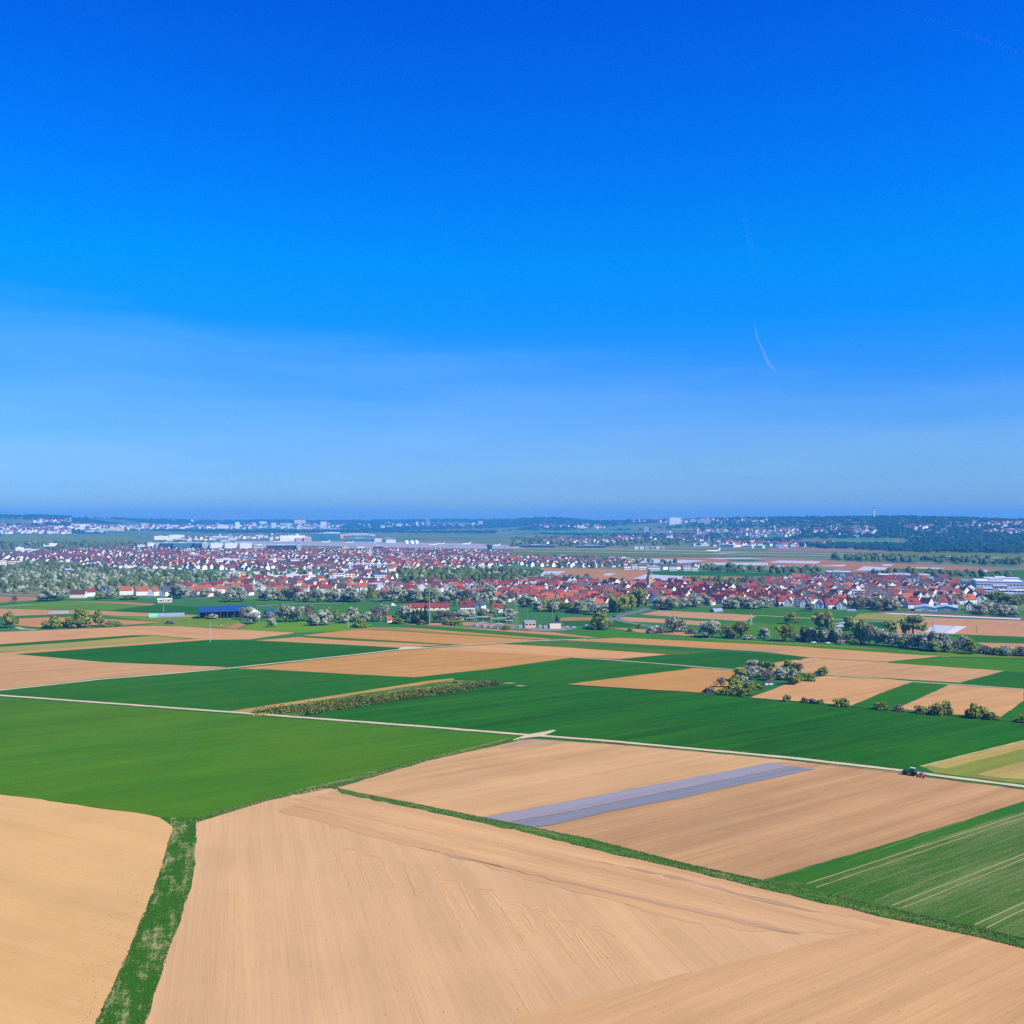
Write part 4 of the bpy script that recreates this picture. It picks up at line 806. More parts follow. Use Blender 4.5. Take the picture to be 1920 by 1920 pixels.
    # specks of houses on the hillsides: x range, y range, number
    for x0, x1, y0, y1, n, wh in ((0, 130, 987, 1002, 170, .3), (60, 130, 975, 982, 40, .3), (130, 330, 985, 995, 70, .5), (330, 640, 981, 993, 150, .6), (640, 900, 981, 990, 60, .6), (1010, 1130, 985, 991, 40, .6), (1180, 1440, 975, 982, 60, .5), (1150, 1320, 1004, 1016, 120, .5), (1020, 1180, 1012, 1020, 90, .4), (1300, 1480, 992, 1008, 110, .6),
                                  (1320, 1500, 1016, 1026, 60, .5), (1440, 1640, 988, 1003, 110, .6), (1450, 1560, 1018, 1026, 60, .5), (1690, 1760, 985, 994, 40, .6), (1820, 1920, 978, 990, 60, .6), (1840, 1920, 992, 1006, 60, .6), (300, 560, 1003, 1014, 60, .7)):
        for _ in range(n):
            p = P(rnd.uniform(x0, x1), rnd.triangular(y0, y1, y1 * .6 + y0 * .4)); k = rnd.uniform(.9, 1.6) * (1 if p.y < 6000 else 1.5)
            far.add(p.x, p.y, p.z, rnd.uniform(0, 3.14), 13 * k, 10 * k, 6 * k, 4 * k, rnd.choice(RT), 0)
    far.build('distant_houses', 'mass of red and brown roofed white houses of the far town and hillsides')
    pts = [(x, y, height(x, y), rnd.uniform(2.4, 4.6), rnd.uniform(5, 10)) for x, y in GARDEN]
    n = len(pts) // 5
    blob_field('garden_trees', pts[n:], TM['far'], 'green trees scattered between the houses'); blob_field('garden_blossom', pts[:n], TM['farblossom'], 'pale blossom trees scattered between the houses')
def plant_far_trees():
    pts, bl = [], []
    def area(poly_px, n, r, h, blossom=0.0):
        W2 = [P(*p).to_2d() for p in poly_px]; poly = [(p.x, p.y) for p in W2]; xs = [p[0] for p in poly]; ys = [p[1] for p in poly]; k = 0; t = 0
        while k < n and t < n * 40:
            t += 1; x, y = rnd.uniform(min(xs), max(xs)), rnd.uniform(min(ys), max(ys))
            if not inside((x, y), poly): continue
            k += 1; s = rnd.uniform(.7, 1.3); (bl if rnd.random() < blossom else pts).append((x, y, height(x, y), r * s, h * s * rnd.uniform(.9, 1.2)))
    area([(0, 1070), (110, 1068), (250, 1072), (420, 1078), (470, 1086), (340, 1098), (225, 1112), (120, 1108), (0, 1104)], 1150, 3.8, 7.5, .42)
    area([(0, 1098), (60, 1102), (140, 1112), (120, 1120), (60, 1114), (0, 1112)], 60, 3.5, 6, .6)
    area([(745, 1076), (860, 1071), (950, 1071), (1015, 1080), (1000, 1090), (955, 1097), (850, 1094), (760, 1093)], 330, 4.6, 10, .12)
    area([(0, 1058), (110, 1058), (200, 1066), (120, 1070), (0, 1070)], 160, 4.5, 8, .2)
    area([(960, 1080), (1040, 1086), (1110, 1088), (1110, 1094), (960, 1098)], 110, 4.2, 8, .45)
    area([(1280, 1090), (1400, 1092), (1450, 1104), (1440, 1112), (1330, 1104)], 120, 4.5, 8, .05)
    area([(1560, 1047), (1640, 1046), (1780, 1050), (1920, 1055), (1920, 1062), (1780, 1058), (1640, 1055), (1565, 1052)], 260, 6, 11)
    area([(1320, 1064), (1440, 1070), (1540, 1070), (1540, 1075), (1440, 1077), (1320, 1071)], 110, 5, 9, .1)
    area([(1620, 1074), (1750, 1076), (1900, 1080), (1900, 1085), (1640, 1082)], 70, 5, 9)
    area([(0, 1020), (150, 1019), (300, 1022), (260, 1030), (150, 1032), (60, 1036), (0, 1030)], 160, 8, 11)
    area([(960, 1010), (1160, 1004), (1320, 1004), (1500, 1012), (1500, 1022), (1200, 1026), (960, 1026)], 600, 9, 11)
    area([(1000, 1042), (1180, 1050), (1310, 1060), (1310, 1070), (1000, 1064)], 120, 4.2, 8, .2)
    area([(620, 1117), (700, 1118), (850, 1124), (960, 1134), (960, 1142), (860, 1136), (700, 1126)], 60, 3.6, 6.5, .5)
    area([(1600, 1128), (1690, 1138), (1680, 1146), (1600, 1142)], 40, 4, 7, .3)
    for x, y, k in ((935, 1083, 'g'),): pass
    pts = [p for p in pts if not any((p[0] - k[0]) ** 2 + (p[1] - k[1]) ** 2 < (k[2] * .8) ** 2 for k in KEEP)]
    blob_field('distant_trees', pts, TM['far'], 'green treelines and thickets between the villages'); blob_field('distant_blossom', bl, TM['farblossom'], 'mass of pale blossom orchards behind the fields')
    # woods on the hills
    wood = []
    opens = [(960, 1440, 995, 1002), (1140, 1440, 991, 994), (1500, 1700, 1010, 1022), (930, 1000, 996, 1004), (0, 260, 1002, 1020), (1570, 1640, 988, 992), (130, 640, 984, 995), (260, 640, 1000, 1020), (0, 130, 988, 1003)]
    for _ in range(15000):
        px = rnd.uniform(-60, 1980); d0 = float(np.interp(px, TPX, TD0)); d1 = float(np.interp(px, TPX, TD1)); d = math.exp(rnd.uniform(math.log(d0 * .95), math.log(d1 * 1.04)))
        a = (px - 960) / FPX; c = 1 / math.hypot(1, a); x, y = d * a * c, d * c; h = height(x, y); qx, qy = to_px(Vector((x, y, h)))
        if any(o[0] < qx < o[1] and o[2] < qy < o[3] for o in opens): continue
        if math.sin(x / 260.0 + 1.7 * math.sin(y / 500.0)) + math.sin(y / 330.0 + x / 700.0) < -0.75 and px < 1500: continue
        r = rnd.uniform(7, 13) * max(1.0, d / 6500); wood.append((x, y, h, r, r * 1.15))
    blob_field('hill_woods', wood, TM['wood'], 'dark woods covering the far hills', tone=(0.0, 0.7))
    def patch(color, x0, x1, y0, y1, dx=0):
        v, f = [], []
        for j in range(5):
            for i in range(13):
                yy = y0 + (y1 - y0) * j / 4; p = P(x0 + (x1 - x0) * i / 12 + dx * j / 4, yy); v.append((p.x, p.y, p.z + 1.5))
        for j in range(4):
            for i in range(12): a = j * 13 + i; f.append((a, a + 13, a + 14, a + 1))
        me = bpy.data.meshes.new('hill_field'); me.from_pydata(v, [], f); me.update(); me.materials.append(M['soil']); me.uv_layers.new(name='UVMap')
        o = inst('hill_field', me); o.color = tuple(color) + (.2,); tag(o, kind='structure')
    for a in ((alb(96, 150, 90), 960, 1170, 996, 1001), (alb(178, 140, 120), 1215, 1440, 992, 994.5), (alb(110, 150, 90), 1300, 1470, 999, 1002), (alb(100, 150, 100), 1560, 1670, 1012, 1020), (alb(170, 140, 116), 1470, 1500, 1011, 1015), (alb(120, 160, 90), 910, 962, 998, 1003), (alb(150, 130, 104), 1590, 1626, 989, 992), (alb(120, 140, 100), 1650, 1690, 989, 994), (alb(96, 150, 100), 1100, 1180, 990, 993)): patch(*a)

# ------------------------------------------------------------------ single buildings
BM = {'white': plain('white_facade', (0.76, 0.76, 0.75), 0.7, 0.05), 'cream': plain('cream_facade', (0.72, 0.60, 0.42), 0.8, 0.06), 'grey': plain('grey_facade', (0.42, 0.43, 0.45), 0.7, 0.08), 'teal': plain('teal_facade', (0.05, 0.17, 0.20), 0.35, 0.15),
      'dark': plain('dark_facade', (0.03, 0.06, 0.09), 0.3, 0.2), 'blue': plain('blue_sheet', (0.011, 0.048, 0.165), 0.5, 0.15), 'pink': plain('pink_facade', (0.55, 0.38, 0.32), 0.8, 0.08), 'yellow': plain('yellow_facade', (0.75, 0.48, 0.10), 0.7, 0.06),
      'orange': plain('orange_facade', (0.72, 0.26, 0.04), 0.6, 0.08), 'red': plain('red_panel', (0.45, 0.04, 0.08), 0.6, 0.1), 'stone': plain('tan_stone', (0.42, 0.31, 0.19), 0.9, 0.2, 0.8), 'flat': plain('flat_roof_felt', (0.50, 0.52, 0.56), 0.9, 0.1, .2),
      'steel': plain('galvanised_steel', (0.40, 0.43, 0.43), 0.5, 0.12, 1, 0.4), 'mast': plain('green_grey_paint', (0.20, 0.27, 0.15), 0.6, 0.1), 'wood': plain('weathered_wood', (0.16, 0.10, 0.065), 0.9, 0.3, 2), 'copper': plain('dark_copper', (0.05, 0.085, 0.085), 0.6, 0.2), 'concrete': plain('pale_concrete', (0.55, 0.54, 0.52), 0.85, 0.1),
      'poly': plain('tunnel_film', (0.18, 0.22, 0.27), 0.5, 0.15, .4, 0.4), 'green': plain('green_net', (0.16, 0.42, 0.28), 0.7, 0.15), 'hall': plain('blue_grey_sheet', (0.28, 0.34, 0.42), 0.5, 0.08), 'tyre': plain('tyre_rubber', (0.018, 0.018, 0.018), 0.85, 0.2), 'tgreen': plain('tractor_green', (0.045, 0.36, 0.13), 0.35, 0.08, 2, 0.5),
      'tgrey': plain('dark_chassis', (0.04, 0.045, 0.05), 0.6, 0.2), 'tred': plain('red_implement', (0.30, 0.045, 0.05), 0.6, 0.1, 2, 0.4), 'rim': plain('wheel_rim', (0.45, 0.42, 0.36), 0.5, 0.1, 2, 0.4), 'palegreen': plain('pale_green_roof', (0.34, 0.50, 0.34), 0.5, 0.1, 2, 0.4), 'crane': plain('crane_yellow', (0.72, 0.30, 0.02), 0.5, 0.1, 2), 'chrome': plain('car_silver', (0.5, 0.52, 0.55), 0.3, 0.05, 1, 0.5)}
BM['roofred'] = ROOFM['red']; BM['rooforange'] = ROOFM['orange']; BM['slate'] = ROOFM['slate']
def base_at(px0, px1, py):
    p = P((px0 + px1) / 2, py); m = p.y / FPX; return p, m, math.atan2(-p.x, p.y)
BN = [0]
def block(px0, px1, yt, yb, depth, wall, roof='flat', label=None, cat='building', name='building', rows=None, turn=0.12, auto_phrase=None, group=None):
    """flat-roofed building: walls, roof slab, a band of windows per storey"""
    p, m, rz = base_at(px0, px1, yb); w = max(4.0, (px1 - px0) * m); h = max(3.0, (yb - yt) * m); e = empty(name, p, rz + turn); a = MB()
    a.box(-w / 2, w / 2, 0, depth, -2, h - .4); a.build('wall', BM[wall], e)
    b = MB(); b.box(-w / 2 - .3, w / 2 + .3, -.3, depth + .3, h - .4, h); r = b.build('roof', BM[roof], e)
    if w > 20: c = MB(); c.box(-w * .2, w * .1, depth * .3, depth * .6, h, h + 2.2); c.build('plant_room', BM['grey' if wall != 'grey' else 'white'], r)
    n = rows if rows is not None else max(1, min(7, int(h / 3.6)))
    for k in range(n):
        z = h * (k + .38) / n; g = MB(); t = min(1.5, h / n * .38); q = max(3, min(14, int(w / 4.5)))
        for i in range(q):
            x = -w / 2 + w * (i + .5) / q; g.box(x - w / q * .34, x + w / q * .34, -.06, .04, z, z + t)
        g.box(w / 2 - .04, w / 2 + .06, depth * .12, depth * .88, z, z + t); wn = g.build('window_band', M['glass'], e); wn['kind'] = 'stuff'
    if auto_phrase: auto(e, auto_phrase, (px0 + px1) / 2, yb, cat, group)
    else: tag(e, label, cat, group)
    KEEP.append((p.x, p.y, w * .5)); return e
def hall(px0, px1, yt, yb, depth, wall, roof, label, cat='hall', name='hall', turn=0.1, gable=0.4, front=False):
    """gabled hall with its ridge across the view (front=True: gable to the viewer)"""
    p, m, rz = base_at(px0, px1, yb); w = (px1 - px0) * m; h = (yb - yt) * m; e = empty(name, p, rz + turn); a = MB(); b = MB(); r = h * gable; ev = h - r
    if front:
        a.poly([(-w / 2, 0, -.3), (w / 2, 0, -.3), (w / 2, 0, ev), (0, 0, h - .2), (-w / 2, 0, ev)]); a.poly([(w / 2, depth, -.3), (-w / 2, depth, -.3), (-w / 2, depth, ev), (0, depth, h - .2), (w / 2, depth, ev)])
        for s in (-1, 1):
            a.poly([(s * w / 2, 0, -.3), (s * w / 2, depth, -.3), (s * w / 2, depth, ev), (s * w / 2, 0, ev)][::s])
            x = s * (w / 2 + .4); b.poly([(x, -.4, ev - .1), (x, depth + .4, ev - .1), (0, depth + .4, h), (0, -.4, h)][::s]); b.poly([(x, -.4, ev - .35), (x, depth + .4, ev - .35), (0, depth + .4, h - .25), (0, -.4, h - .25)][::-s]); b.poly([(x, -.4, ev - .35), (x, -.4, ev - .1), (0, -.4, h), (0, -.4, h - .25)][::-s])
        d = MB(); d.box(-w * .16, w * .16, -.08, .05, 0, ev * .75); d.build('door', BM['grey'], e)
    else:
        a.box(-w / 2, w / 2, 0, depth, -.3, ev)
        for s in (-1, 1): a.poly([(s * w / 2, 0, ev), (s * w / 2, depth, ev), (s * w / 2, depth / 2, h - .25)][::s])
        X = w / 2 + .4
        for y, s in ((-.5, 1), (depth + .5, -1)):
            b.poly([(-X, y, ev - .15), (X, y, ev - .15), (X, depth / 2, h), (-X, depth / 2, h)][::s]); b.poly([(-X, y, ev - .4), (X, y, ev - .4), (X, depth / 2, h - .25), (-X, depth / 2, h - .25)][::-s]); b.poly([(-X, y, ev - .4), (X, y, ev - .4), (X, y, ev - .15), (-X, y, ev - .15)][::s])
        g = MB(); q = max(2, int(w / 6))
        for i in range(q): x = -w / 2 + w * (i + .5) / q; g.box(x - .8, x + .8, -.06, .04, ev * .4, ev * .75)
        g.build('window_band', M['glass'], e)['kind'] = 'stuff'
    a.build('wall', BM[wall], e); b.build('roof', BM[roof], e); tag(e, label, cat); KEEP.append((p.x, p.y, max(w, depth) * .55)); return e
def buildings():
    # ---- village landmarks
    p = P(1218, 1107); m = p.y / FPX; e = empty('church_tower', p, 0.5); a = MB(); s = 3.4; H = 39 * m; z1 = H * .66
    a.box(-s, s, -s, s, -.5, z1); a.build('wall', BM['stone'], e)
    b = MB(); b.lathe([(s * 1.02, z1), (s * 1.02, z1 + 3.6), (s * 1.12, z1 + 3.7), (s * 1.12, z1 + 4.1)], 8); b.build('belfry', BM['stone'], e)
    c = MB(); zz = z1 + 4.1; c.lathe([(s * 1.08, zz), (s * 1.0, zz + 1.6), (s * .55, zz + 3.0), (s * .42, zz + 3.6), (s * .55, zz + 4.3), (s * .4, zz + 5.2), (.12, zz + 6.4)], 10); d = c.build('dome', BM['copper'], e)
    f = MB(); f.bar((0, 0, zz + 6.3), (0, 0, zz + 8.6), .07); f.box(-.5, .5, -.05, .05, zz + 7.7, zz + 7.85); f.build('cross', BM['yellow'], d)
    g = MB()
    for k in range(4):
        Mx = Matrix.Rotation(k * math.pi / 2, 4, 'Z'); g.box(-.5, .5, -s - .08, -s + .05, z1 * .45, z1 * .58, M=Mx); g.box(-.8, .8, -s - .12, -s + .05, z1 * .84, z1 * .93, M=Mx); g.build('window', M['glass'], e)['kind'] = 'stuff'; g = MB()
    tag(e, 'tan stone church tower with dark domed cap above the red roofs', 'church tower'); KEEP.append((p.x, p.y, 12))
    hall(1226, 1252, 1093, 1108, 14, 'stone', 'roofred', 'long church nave with steep red roof beside the stone tower', 'church', 'church_nave', .5, .6)
    hall(762, 842, 1131, 1145, 12, 'cream', 'roofred', 'long low cream building under a dark red roof behind the conifers', 'building', 'farm_building', .06, .5)
    hall(726, 740, 1155, 1167, 7, 'cream', 'rooforange', 'small cream hut with orange roof in the meadow by the round bush', 'hut', 'hut', .3, .5)
    # blue roofed barn, open in front
    p, m, rz = base_at(376, 464, 1159); w = 88 * m; h = 21 * m; e = empty('barn', p, rz + .05); d = 17.0; ev = h * .6
    a = MB(); a.box(-w / 2, w / 2, d - .4, d, 0, ev); a.box(-w / 2, -w / 2 + .4, 0, d - .4, 0, ev); a.box(w / 2 - .4, w / 2, 0, d - .4, 0, ev); a.build('wall', BM['wood'], e)
    b = MB()
    for y, s in ((-1.2, 1), (d + .8, -1)):
        b.poly([(-w / 2 - 1, y, ev), (w / 2 + 1, y, ev), (w / 2 + 1, d / 2, h), (-w / 2 - 1, d / 2, h)][::s]); b.poly([(-w / 2 - 1, y, ev - .3), (w / 2 + 1, y, ev - .3), (w / 2 + 1, d / 2, h - .3), (-w / 2 - 1, d / 2, h - .3)][::-s]); b.poly([(-w / 2 - 1, y, ev - .3), (w / 2 + 1, y, ev - .3), (w / 2 + 1, y, ev), (-w / 2 - 1, y, ev)][::s])
    rf = b.build('roof', BM['blue'], e); k = MB(); k.box(-w / 2 - 1, w / 2 + 1, d / 2 - .3, d / 2 + .3, h - .1, h + .2); k.build('ridge_cap', BM['blue'], rf)
    for i in range(8):
        q = MB(); x = -w / 2 + w * i / 7; x = min(max(x, -w / 2 + .2), w / 2 - .2); q.box(x - .18, x + .18, -.6, -.25, 0, ev - .35); q.build('post', BM['wood'], e)
    for i in range(5):
        q = MB(); x = -w * .38 + i * w * .19; q.box(x - 1.5, x + 1.5, 5, 8, 0, rnd.uniform(1.5, 3)); o = q.build('straw_bale', BM['cream' if i % 2 else 'stone']); o.matrix_world = Matrix.Translation(p) @ Matrix.Rotation(rz + .05, 4, 'Z')
        auto(o, 'straw bale', 395 + i * 15, 1157, 'straw bale', 'straw bales inside the barn')
    tag(e, 'long open-fronted barn with deep blue roof beside blossom trees', 'barn')
    hall(468, 488, 1141, 1158, 12, 'white', 'flat', 'white gabled shed at the end of the blue-roofed barn', 'shed', 'shed', .3, .4, True)
    hall(500, 522, 1144, 1158, 12, 'wood', 'blue', 'smaller dark shed with blue roof among blossom trees', 'shed', 'shed', .25, .45)
    hall(296, 322, 1122, 1130, 6, 'pink', 'flat', 'low pinkish shelter beside the tall lamp post', 'shed', 'shed', .05, .2)
    # polytunnels
    def tunnel(px0, px1, yt, yb, lab, rz_add=0.0, depth=None, net=False):
        p, m, rz = base_at(px0, px1, yb); L = (px1 - px0) * m; r = max(2.0, (yb - yt) * m * .85); e = empty('polytunnel', p, rz + rz_add); n = 9; k = max(3, int(L / 4)); mb = MB()
        for i in range(k):
            x0, x1 = -L / 2 + L * i / k, -L / 2 + L * (i + 1) / k
            for j in range(n):
                t0, t1 = math.pi * j / n, math.pi * (j + 1) / n; q = lambda x, t: (x, 3.2 * -math.cos(t), r * math.sin(t) + .02); mb.quad(q(x0, t0), q(x1, t0), q(x1, t1), q(x0, t1))
        for x in (-L / 2, L / 2): mb.poly([(x, 3.2 * -math.cos(math.pi * j / n), r * math.sin(math.pi * j / n) + .02) for j in range(n + 1)])
        mb.build('film', BM['poly'], e)
        if net: g = MB(); [g.quad((-L / 2 - .05, 3.25 * -math.cos(math.pi * j / n), 1.02 * r * math.sin(math.pi * j / n) + .03), (-L / 2 + L * .24, 3.25 * -math.cos(math.pi * j / n), 1.02 * r * math.sin(math.pi * j / n) + .03), (-L / 2 + L * .24, 3.25 * -math.cos(math.pi * (j + 1) / n), 1.02 * r * math.sin(math.pi * (j + 1) / n) + .03), (-L / 2 - .05, 3.25 * -math.cos(math.pi * (j + 1) / n), 1.02 * r * math.sin(math.pi * (j + 1) / n) + .03)) for j in range(n)]; g.build('green_net', BM['green'], e)
        for i in range(k + 1):
            x = -L / 2 + L * i / k; hp = MB()
            for j in range(n): hp.bar((x, 3.22 * -math.cos(math.pi * j / n), 1.01 * r * math.sin(math.pi * j / n) + .02), (x, 3.22 * -math.cos(math.pi * (j + 1) / n), 1.01 * r * math.sin(math.pi * (j + 1) / n) + .02), .06, n=4)
            hp.build('hoop', BM['steel'], e)
        tag(e, lab, 'polytunnel')
    tunnel(281, 344, 1148, 1157, 'long polytunnel, its near end covered in green netting', net=True)
    tunnel(93, 127, 1145, 1150, 'short pale polytunnel between brown fields on the far side of the bushes')
    tunnel(1330, 1356, 1139, 1147, 'slanting pale polytunnel beside the bright green field', 0.9); tunnel(1588, 1604, 1141, 1146, 'small bluish polytunnel at the edge of the village gardens', .1)
    # right side of the village
    block(1600, 1622, 1107, 1123, 14, 'white', label='white flat-roofed apartment block among maroon roofs', rows=4); block(1600, 1612, 1114, 1123, 9, 'grey', label='low grey annex in front of the white apartment block', rows=2, turn=.3)
    hall(1717, 1755, 1136, 1146, 26, 'white', 'hall', 'white gabled hall at the village edge', gable=.35, front=True, turn=.05); hall(1756, 1795, 1136, 1147, 26, 'hall', 'hall', 'blue-grey gabled hall beside the white one', gable=.35, front=True, turn=.05)
    block(1835, 1915, 1090, 1102, 60, 'white', label='largest white warehouse with flat roof right of the village', rows=1, turn=.1); block(1850, 1910, 1084, 1091, 30, 'grey', label='grey hall behind the big white warehouse', rows=1)
    block(1865, 1889, 1098, 1107, 20, 'cream', label='cream workshop in front of the big white warehouse', rows=1); block(1794, 1832, 1091, 1098, 26, 'white', 'slate', label='white hall with dark roof at the village end', rows=1); block(1824, 1837, 1086, 1096, 12, 'white', label='small white tower building beside the warehouse', rows=2)
    block(1878, 1920, 1107, 1117, 26, 'white', label='white factory building with long window bands, lower right of the warehouse', rows=2); block(1868, 1925, 1116, 1124, 20, 'grey', 'slate', label='dark low factory with flat roof below the white one', rows=1); block(1846, 1862, 1103, 1118, 14, 'white', label='white gable building between maroon roofs and factory', rows=3)
    block(1652, 1742, 1078, 1084, 40, 'hall', label='long blue-grey hall behind the maroon roofs', rows=1); block(1715, 1744, 1078, 1086, 30, 'white', label='white end building of the long blue-grey hall', rows=1); block(1552, 1596, 1072, 1079, 30, 'hall', label='pale blue farm hall beyond the village', rows=1)
    # row behind the church and fields
    for i, (a, b, t, u) in enumerate(((1170, 1183, 1060, 1068), (1185, 1196, 1059, 1067), (1198, 1212, 1060, 1068), (1216, 1238, 1062, 1070), (1255, 1270, 1061, 1070), (1282, 1296, 1061, 1070), (1298, 1309, 1062, 1071))):
        block(a, b, t, u, 12, 'white', 'flat' if i % 2 else 'slate', auto_phrase='white terrace block', group='white terrace blocks behind the fields', rows=2)
    block(1179, 1197, 1050, 1054, 16, 'yellow', label='yellow hall at the edge of the far fields', rows=1)
    block(1131, 1170, 1046, 1052, 18, 'dark', 'blue', label='long dark hall beside the yellow one', rows=1); block(1040, 1075, 1042, 1047, 20, 'dark', 'dark', label='dark farm hall behind the small settlement', rows=1); block(1160, 1182, 1046, 1054, 12, 'grey', label='grey barn left of the yellow hall', rows=1)
    # ---- big buildings in the town
    block(650, 738, 1058, 1064, 26, 'white', label='very long white school building in the middle of the town', rows=2, turn=-.05); block(738, 740, 1056, 1064, 12, 'white', label='end tower of the long white school building', rows=2)
    block(515, 592, 1079, 1087, 20, 'white', label='long white hall in front of the town', rows=1); block(624, 646, 1076, 1091, 16, 'white', label='white stepped apartment block in front of the town', rows=4); block(646, 666, 1074, 1088, 14, 'cream', 'rooforange', label='cream apartment block with orange roof', rows=4)
    block(692, 718, 1094, 1108, 14, 'white', label='white apartment block with balconies among red roofs', rows=4); block(703, 726, 1079, 1090, 14, 'white', label='white office block with two wings near the trees', rows=3); block(668, 698, 1083, 1088, 16, 'teal', 'flat', label='low teal hall in front of the town', rows=1)
    block(735, 752, 1089, 1098, 26, 'hall', 'slate', label='grey-roofed gymnasium beside the dark trees', rows=1); block(876, 940, 1063, 1069, 26, 'white', 'hall', label='long white hall at the town end by the green field', rows=1); block(430, 455, 1073, 1082, 16, 'cream', label='cream hall by the orchard trees', rows=1)
    block(453, 461, 1073, 1086, 10, 'yellow', label='yellow narrow building by the orchard trees', rows=3); block(355, 374, 1038, 1048, 18, 'grey', label='grey office cube inside the town', rows=3, turn=.3); block(405, 450, 1048, 1057, 22, 'white', label='white school block inside the town', rows=2); block(450, 475, 1045, 1054, 18, 'hall', 'slate', label='blue-grey office block inside the town', rows=2)
    block(545, 562, 1048, 1058, 14, 'white', label='white office block near the steeple', rows=3); block(490, 540, 1049, 1054, 20, 'green', 'flat', label='low green-fronted hall near the steeple', rows=1); block(590, 622, 1041, 1046, 20, 'white', label='white low hall among town roofs', rows=1)
    block(0, 12, 1051, 1066, 16, 'cream', label='cream apartment block at the left end of the town', rows=4, turn=.3); block(15, 33, 1050, 1064, 16, 'cream', 'rooforange', label='peach apartment block with pitched orange top', rows=4, turn=-.3)
    block(30, 44, 1026, 1036, 16, 'white', label='white tower of the small hospital', rows=3); block(36, 72, 1030, 1037, 18, 'white', label='long white wing of the small hospital', rows=2); block(77, 100, 1032, 1036, 14, 'white', label='low white building beside the hospital', rows=1); block(83, 112, 1019, 1024, 30, 'white', label='white hall in the far meadow', rows=1); block(55, 75, 1017, 1021, 30, 'white', label='small white hall in the far meadow', rows=1)
    block(112, 150, 1069, 1076, 24, 'blue', 'blue', label='hall with blue and red roof in the orchards', rows=1); block(182, 206, 1085, 1091, 12, 'grey', 'flat', label='grey farm hall in the orchards', rows=1)
    # steeple
    p = P(515, 1060); m = p.y / FPX; e = empty('church_steeple', p, .4); s = 3.6; h = 13 * m
    a = MB(); a.box(-s, s, -s, s, 0, h * .55); a.build('wall', BM['white'], e); b = MB(); b.lathe([(s * 1.35, h * .55), (s * .6, h * .75), (.15, h * 1.05)], 4); b.build('spire', BM['white'], e); tag(e, 'white church steeple with pointed spire in the town', 'steeple')
    # ---- airport
    for x0, x1, k, lab in ((258, 276, 'white', 'low white terminal wing'), (277, 291, 'white', 'higher white terminal wing'), (292, 300, 'grey', 'grey terminal link block'), (301, 324, 'dark', 'dark glass terminal, first of two'), (325, 362, 'teal', 'teal glass terminal hall between dark blocks'), (363, 378, 'dark', 'dark glass terminal at the end of the teal hall'), (379, 392, 'grey', 'grey terminal block beside the dark glass'),
                           (395, 418, 'white', 'first pale office cube of the row of three'), (422, 445, 'white', 'middle pale office cube of the row of three'), (450, 472, 'white', 'last pale office cube of the row of three'), (476, 499, 'grey', 'grey glass office cube nearest the blue hall'), (502, 556, 'dark', 'long dark blue hall at the town edge'), (556, 565, 'grey', 'grey end block of the dark blue hall')):
        block(x0, x1, 1018 + (x1 > 476) * 4 + (4 if x0 == 258 else 0), 1030 + (x1 > 476) * 4, 40, k, label=lab + ' at the airport', cat='terminal', name='airport_building', rows=3 if k != 'dark' else 2, turn=0.03)
    for x0, x1, t, b, k, r, lab in ((290, 315, 1005, 1012, 'white', 'flat', 'white cargo hall left of the orange sign'), (318, 345, 1003, 1011, 'white', 'flat', 'white hall with red band on the roof'), (368, 480, 1006, 1010, 'grey', 'flat', 'very long grey parking deck'), (526, 572, 1004, 1015, 'white', 'flat', 'white hangar beside the pink blocks'), (555, 568, 1008, 1015, 'pink', 'flat', 'pink block in front of the white hangar'), (570, 584, 1007, 1015, 'pink', 'flat', 'tan block between hangar and exhibition hall'),
                                    (582, 638, 1000, 1014, 'teal', 'flat', 'large teal exhibition hall with white roof'), (608, 637, 998, 1002, 'white', 'flat', 'white roof block on the exhibition site'), (636, 644, 1002, 1009, 'yellow', 'flat', 'yellow entrance block of the exhibition hall'), (644, 656, 1004, 1008, 'red', 'flat', 'red panel building of the exhibition hall'), (650, 702, 1009, 1016, 'teal', 'flat', 'teal hangar under the white truss roof'), (702, 718, 1010, 1016, 'white', 'flat', 'white hangar block beside the truss roof'), (716, 740, 1009, 1017, 'teal', 'flat', 'last teal hangar beside the tanks'),
                                    (724, 742, 1012, 1018, 'white', 'flat', 'white office beside the tanks'), (642, 655, 1026, 1031, 'yellow', 'flat', 'bright yellow parcel hall at the apron edge'), (656, 700, 1027, 1030, 'grey', 'flat', 'grey low hall beside the yellow parcel hall'), (597, 607, 1027, 1030, 'orange', 'flat', 'orange low depot at the apron edge'), (687, 693, 1027, 1033, 'white', 'flat', 'white cube at the apron edge'), (700, 718, 1024, 1031, 'dark', 'flat', 'dark block at the apron edge'), (720, 727, 1026, 1033, 'grey', 'flat', 'small grey tower block at the apron edge'), (506, 512, 1007, 1013, 'white', 'flat', 'white rounded shelter left of the hangars'),
                                    (975, 1040, 1022, 1027, 'dark', 'hall', 'long dark hangar row beyond the runway'), (1080, 1135, 1023, 1027, 'dark', 'hall', 'second dark hangar row beyond the runway'), (970, 984, 1016, 1019, 'white', 'flat', 'white shed beyond the apron')):
        block(x0, x1, t, b, 34, k, r, label=lab, cat='airport building', name='airport_building', rows=1, turn=.02)
    for i in range(6): block(1190 + i * 10, 1197 + i * 10, 1025, 1030, 20, ('white', 'white', 'grey', 'green', 'white', 'grey')[i], auto_phrase='small hangar', cat='hangar', name='hangar', group='row of small hangars beyond the runway', rows=1)
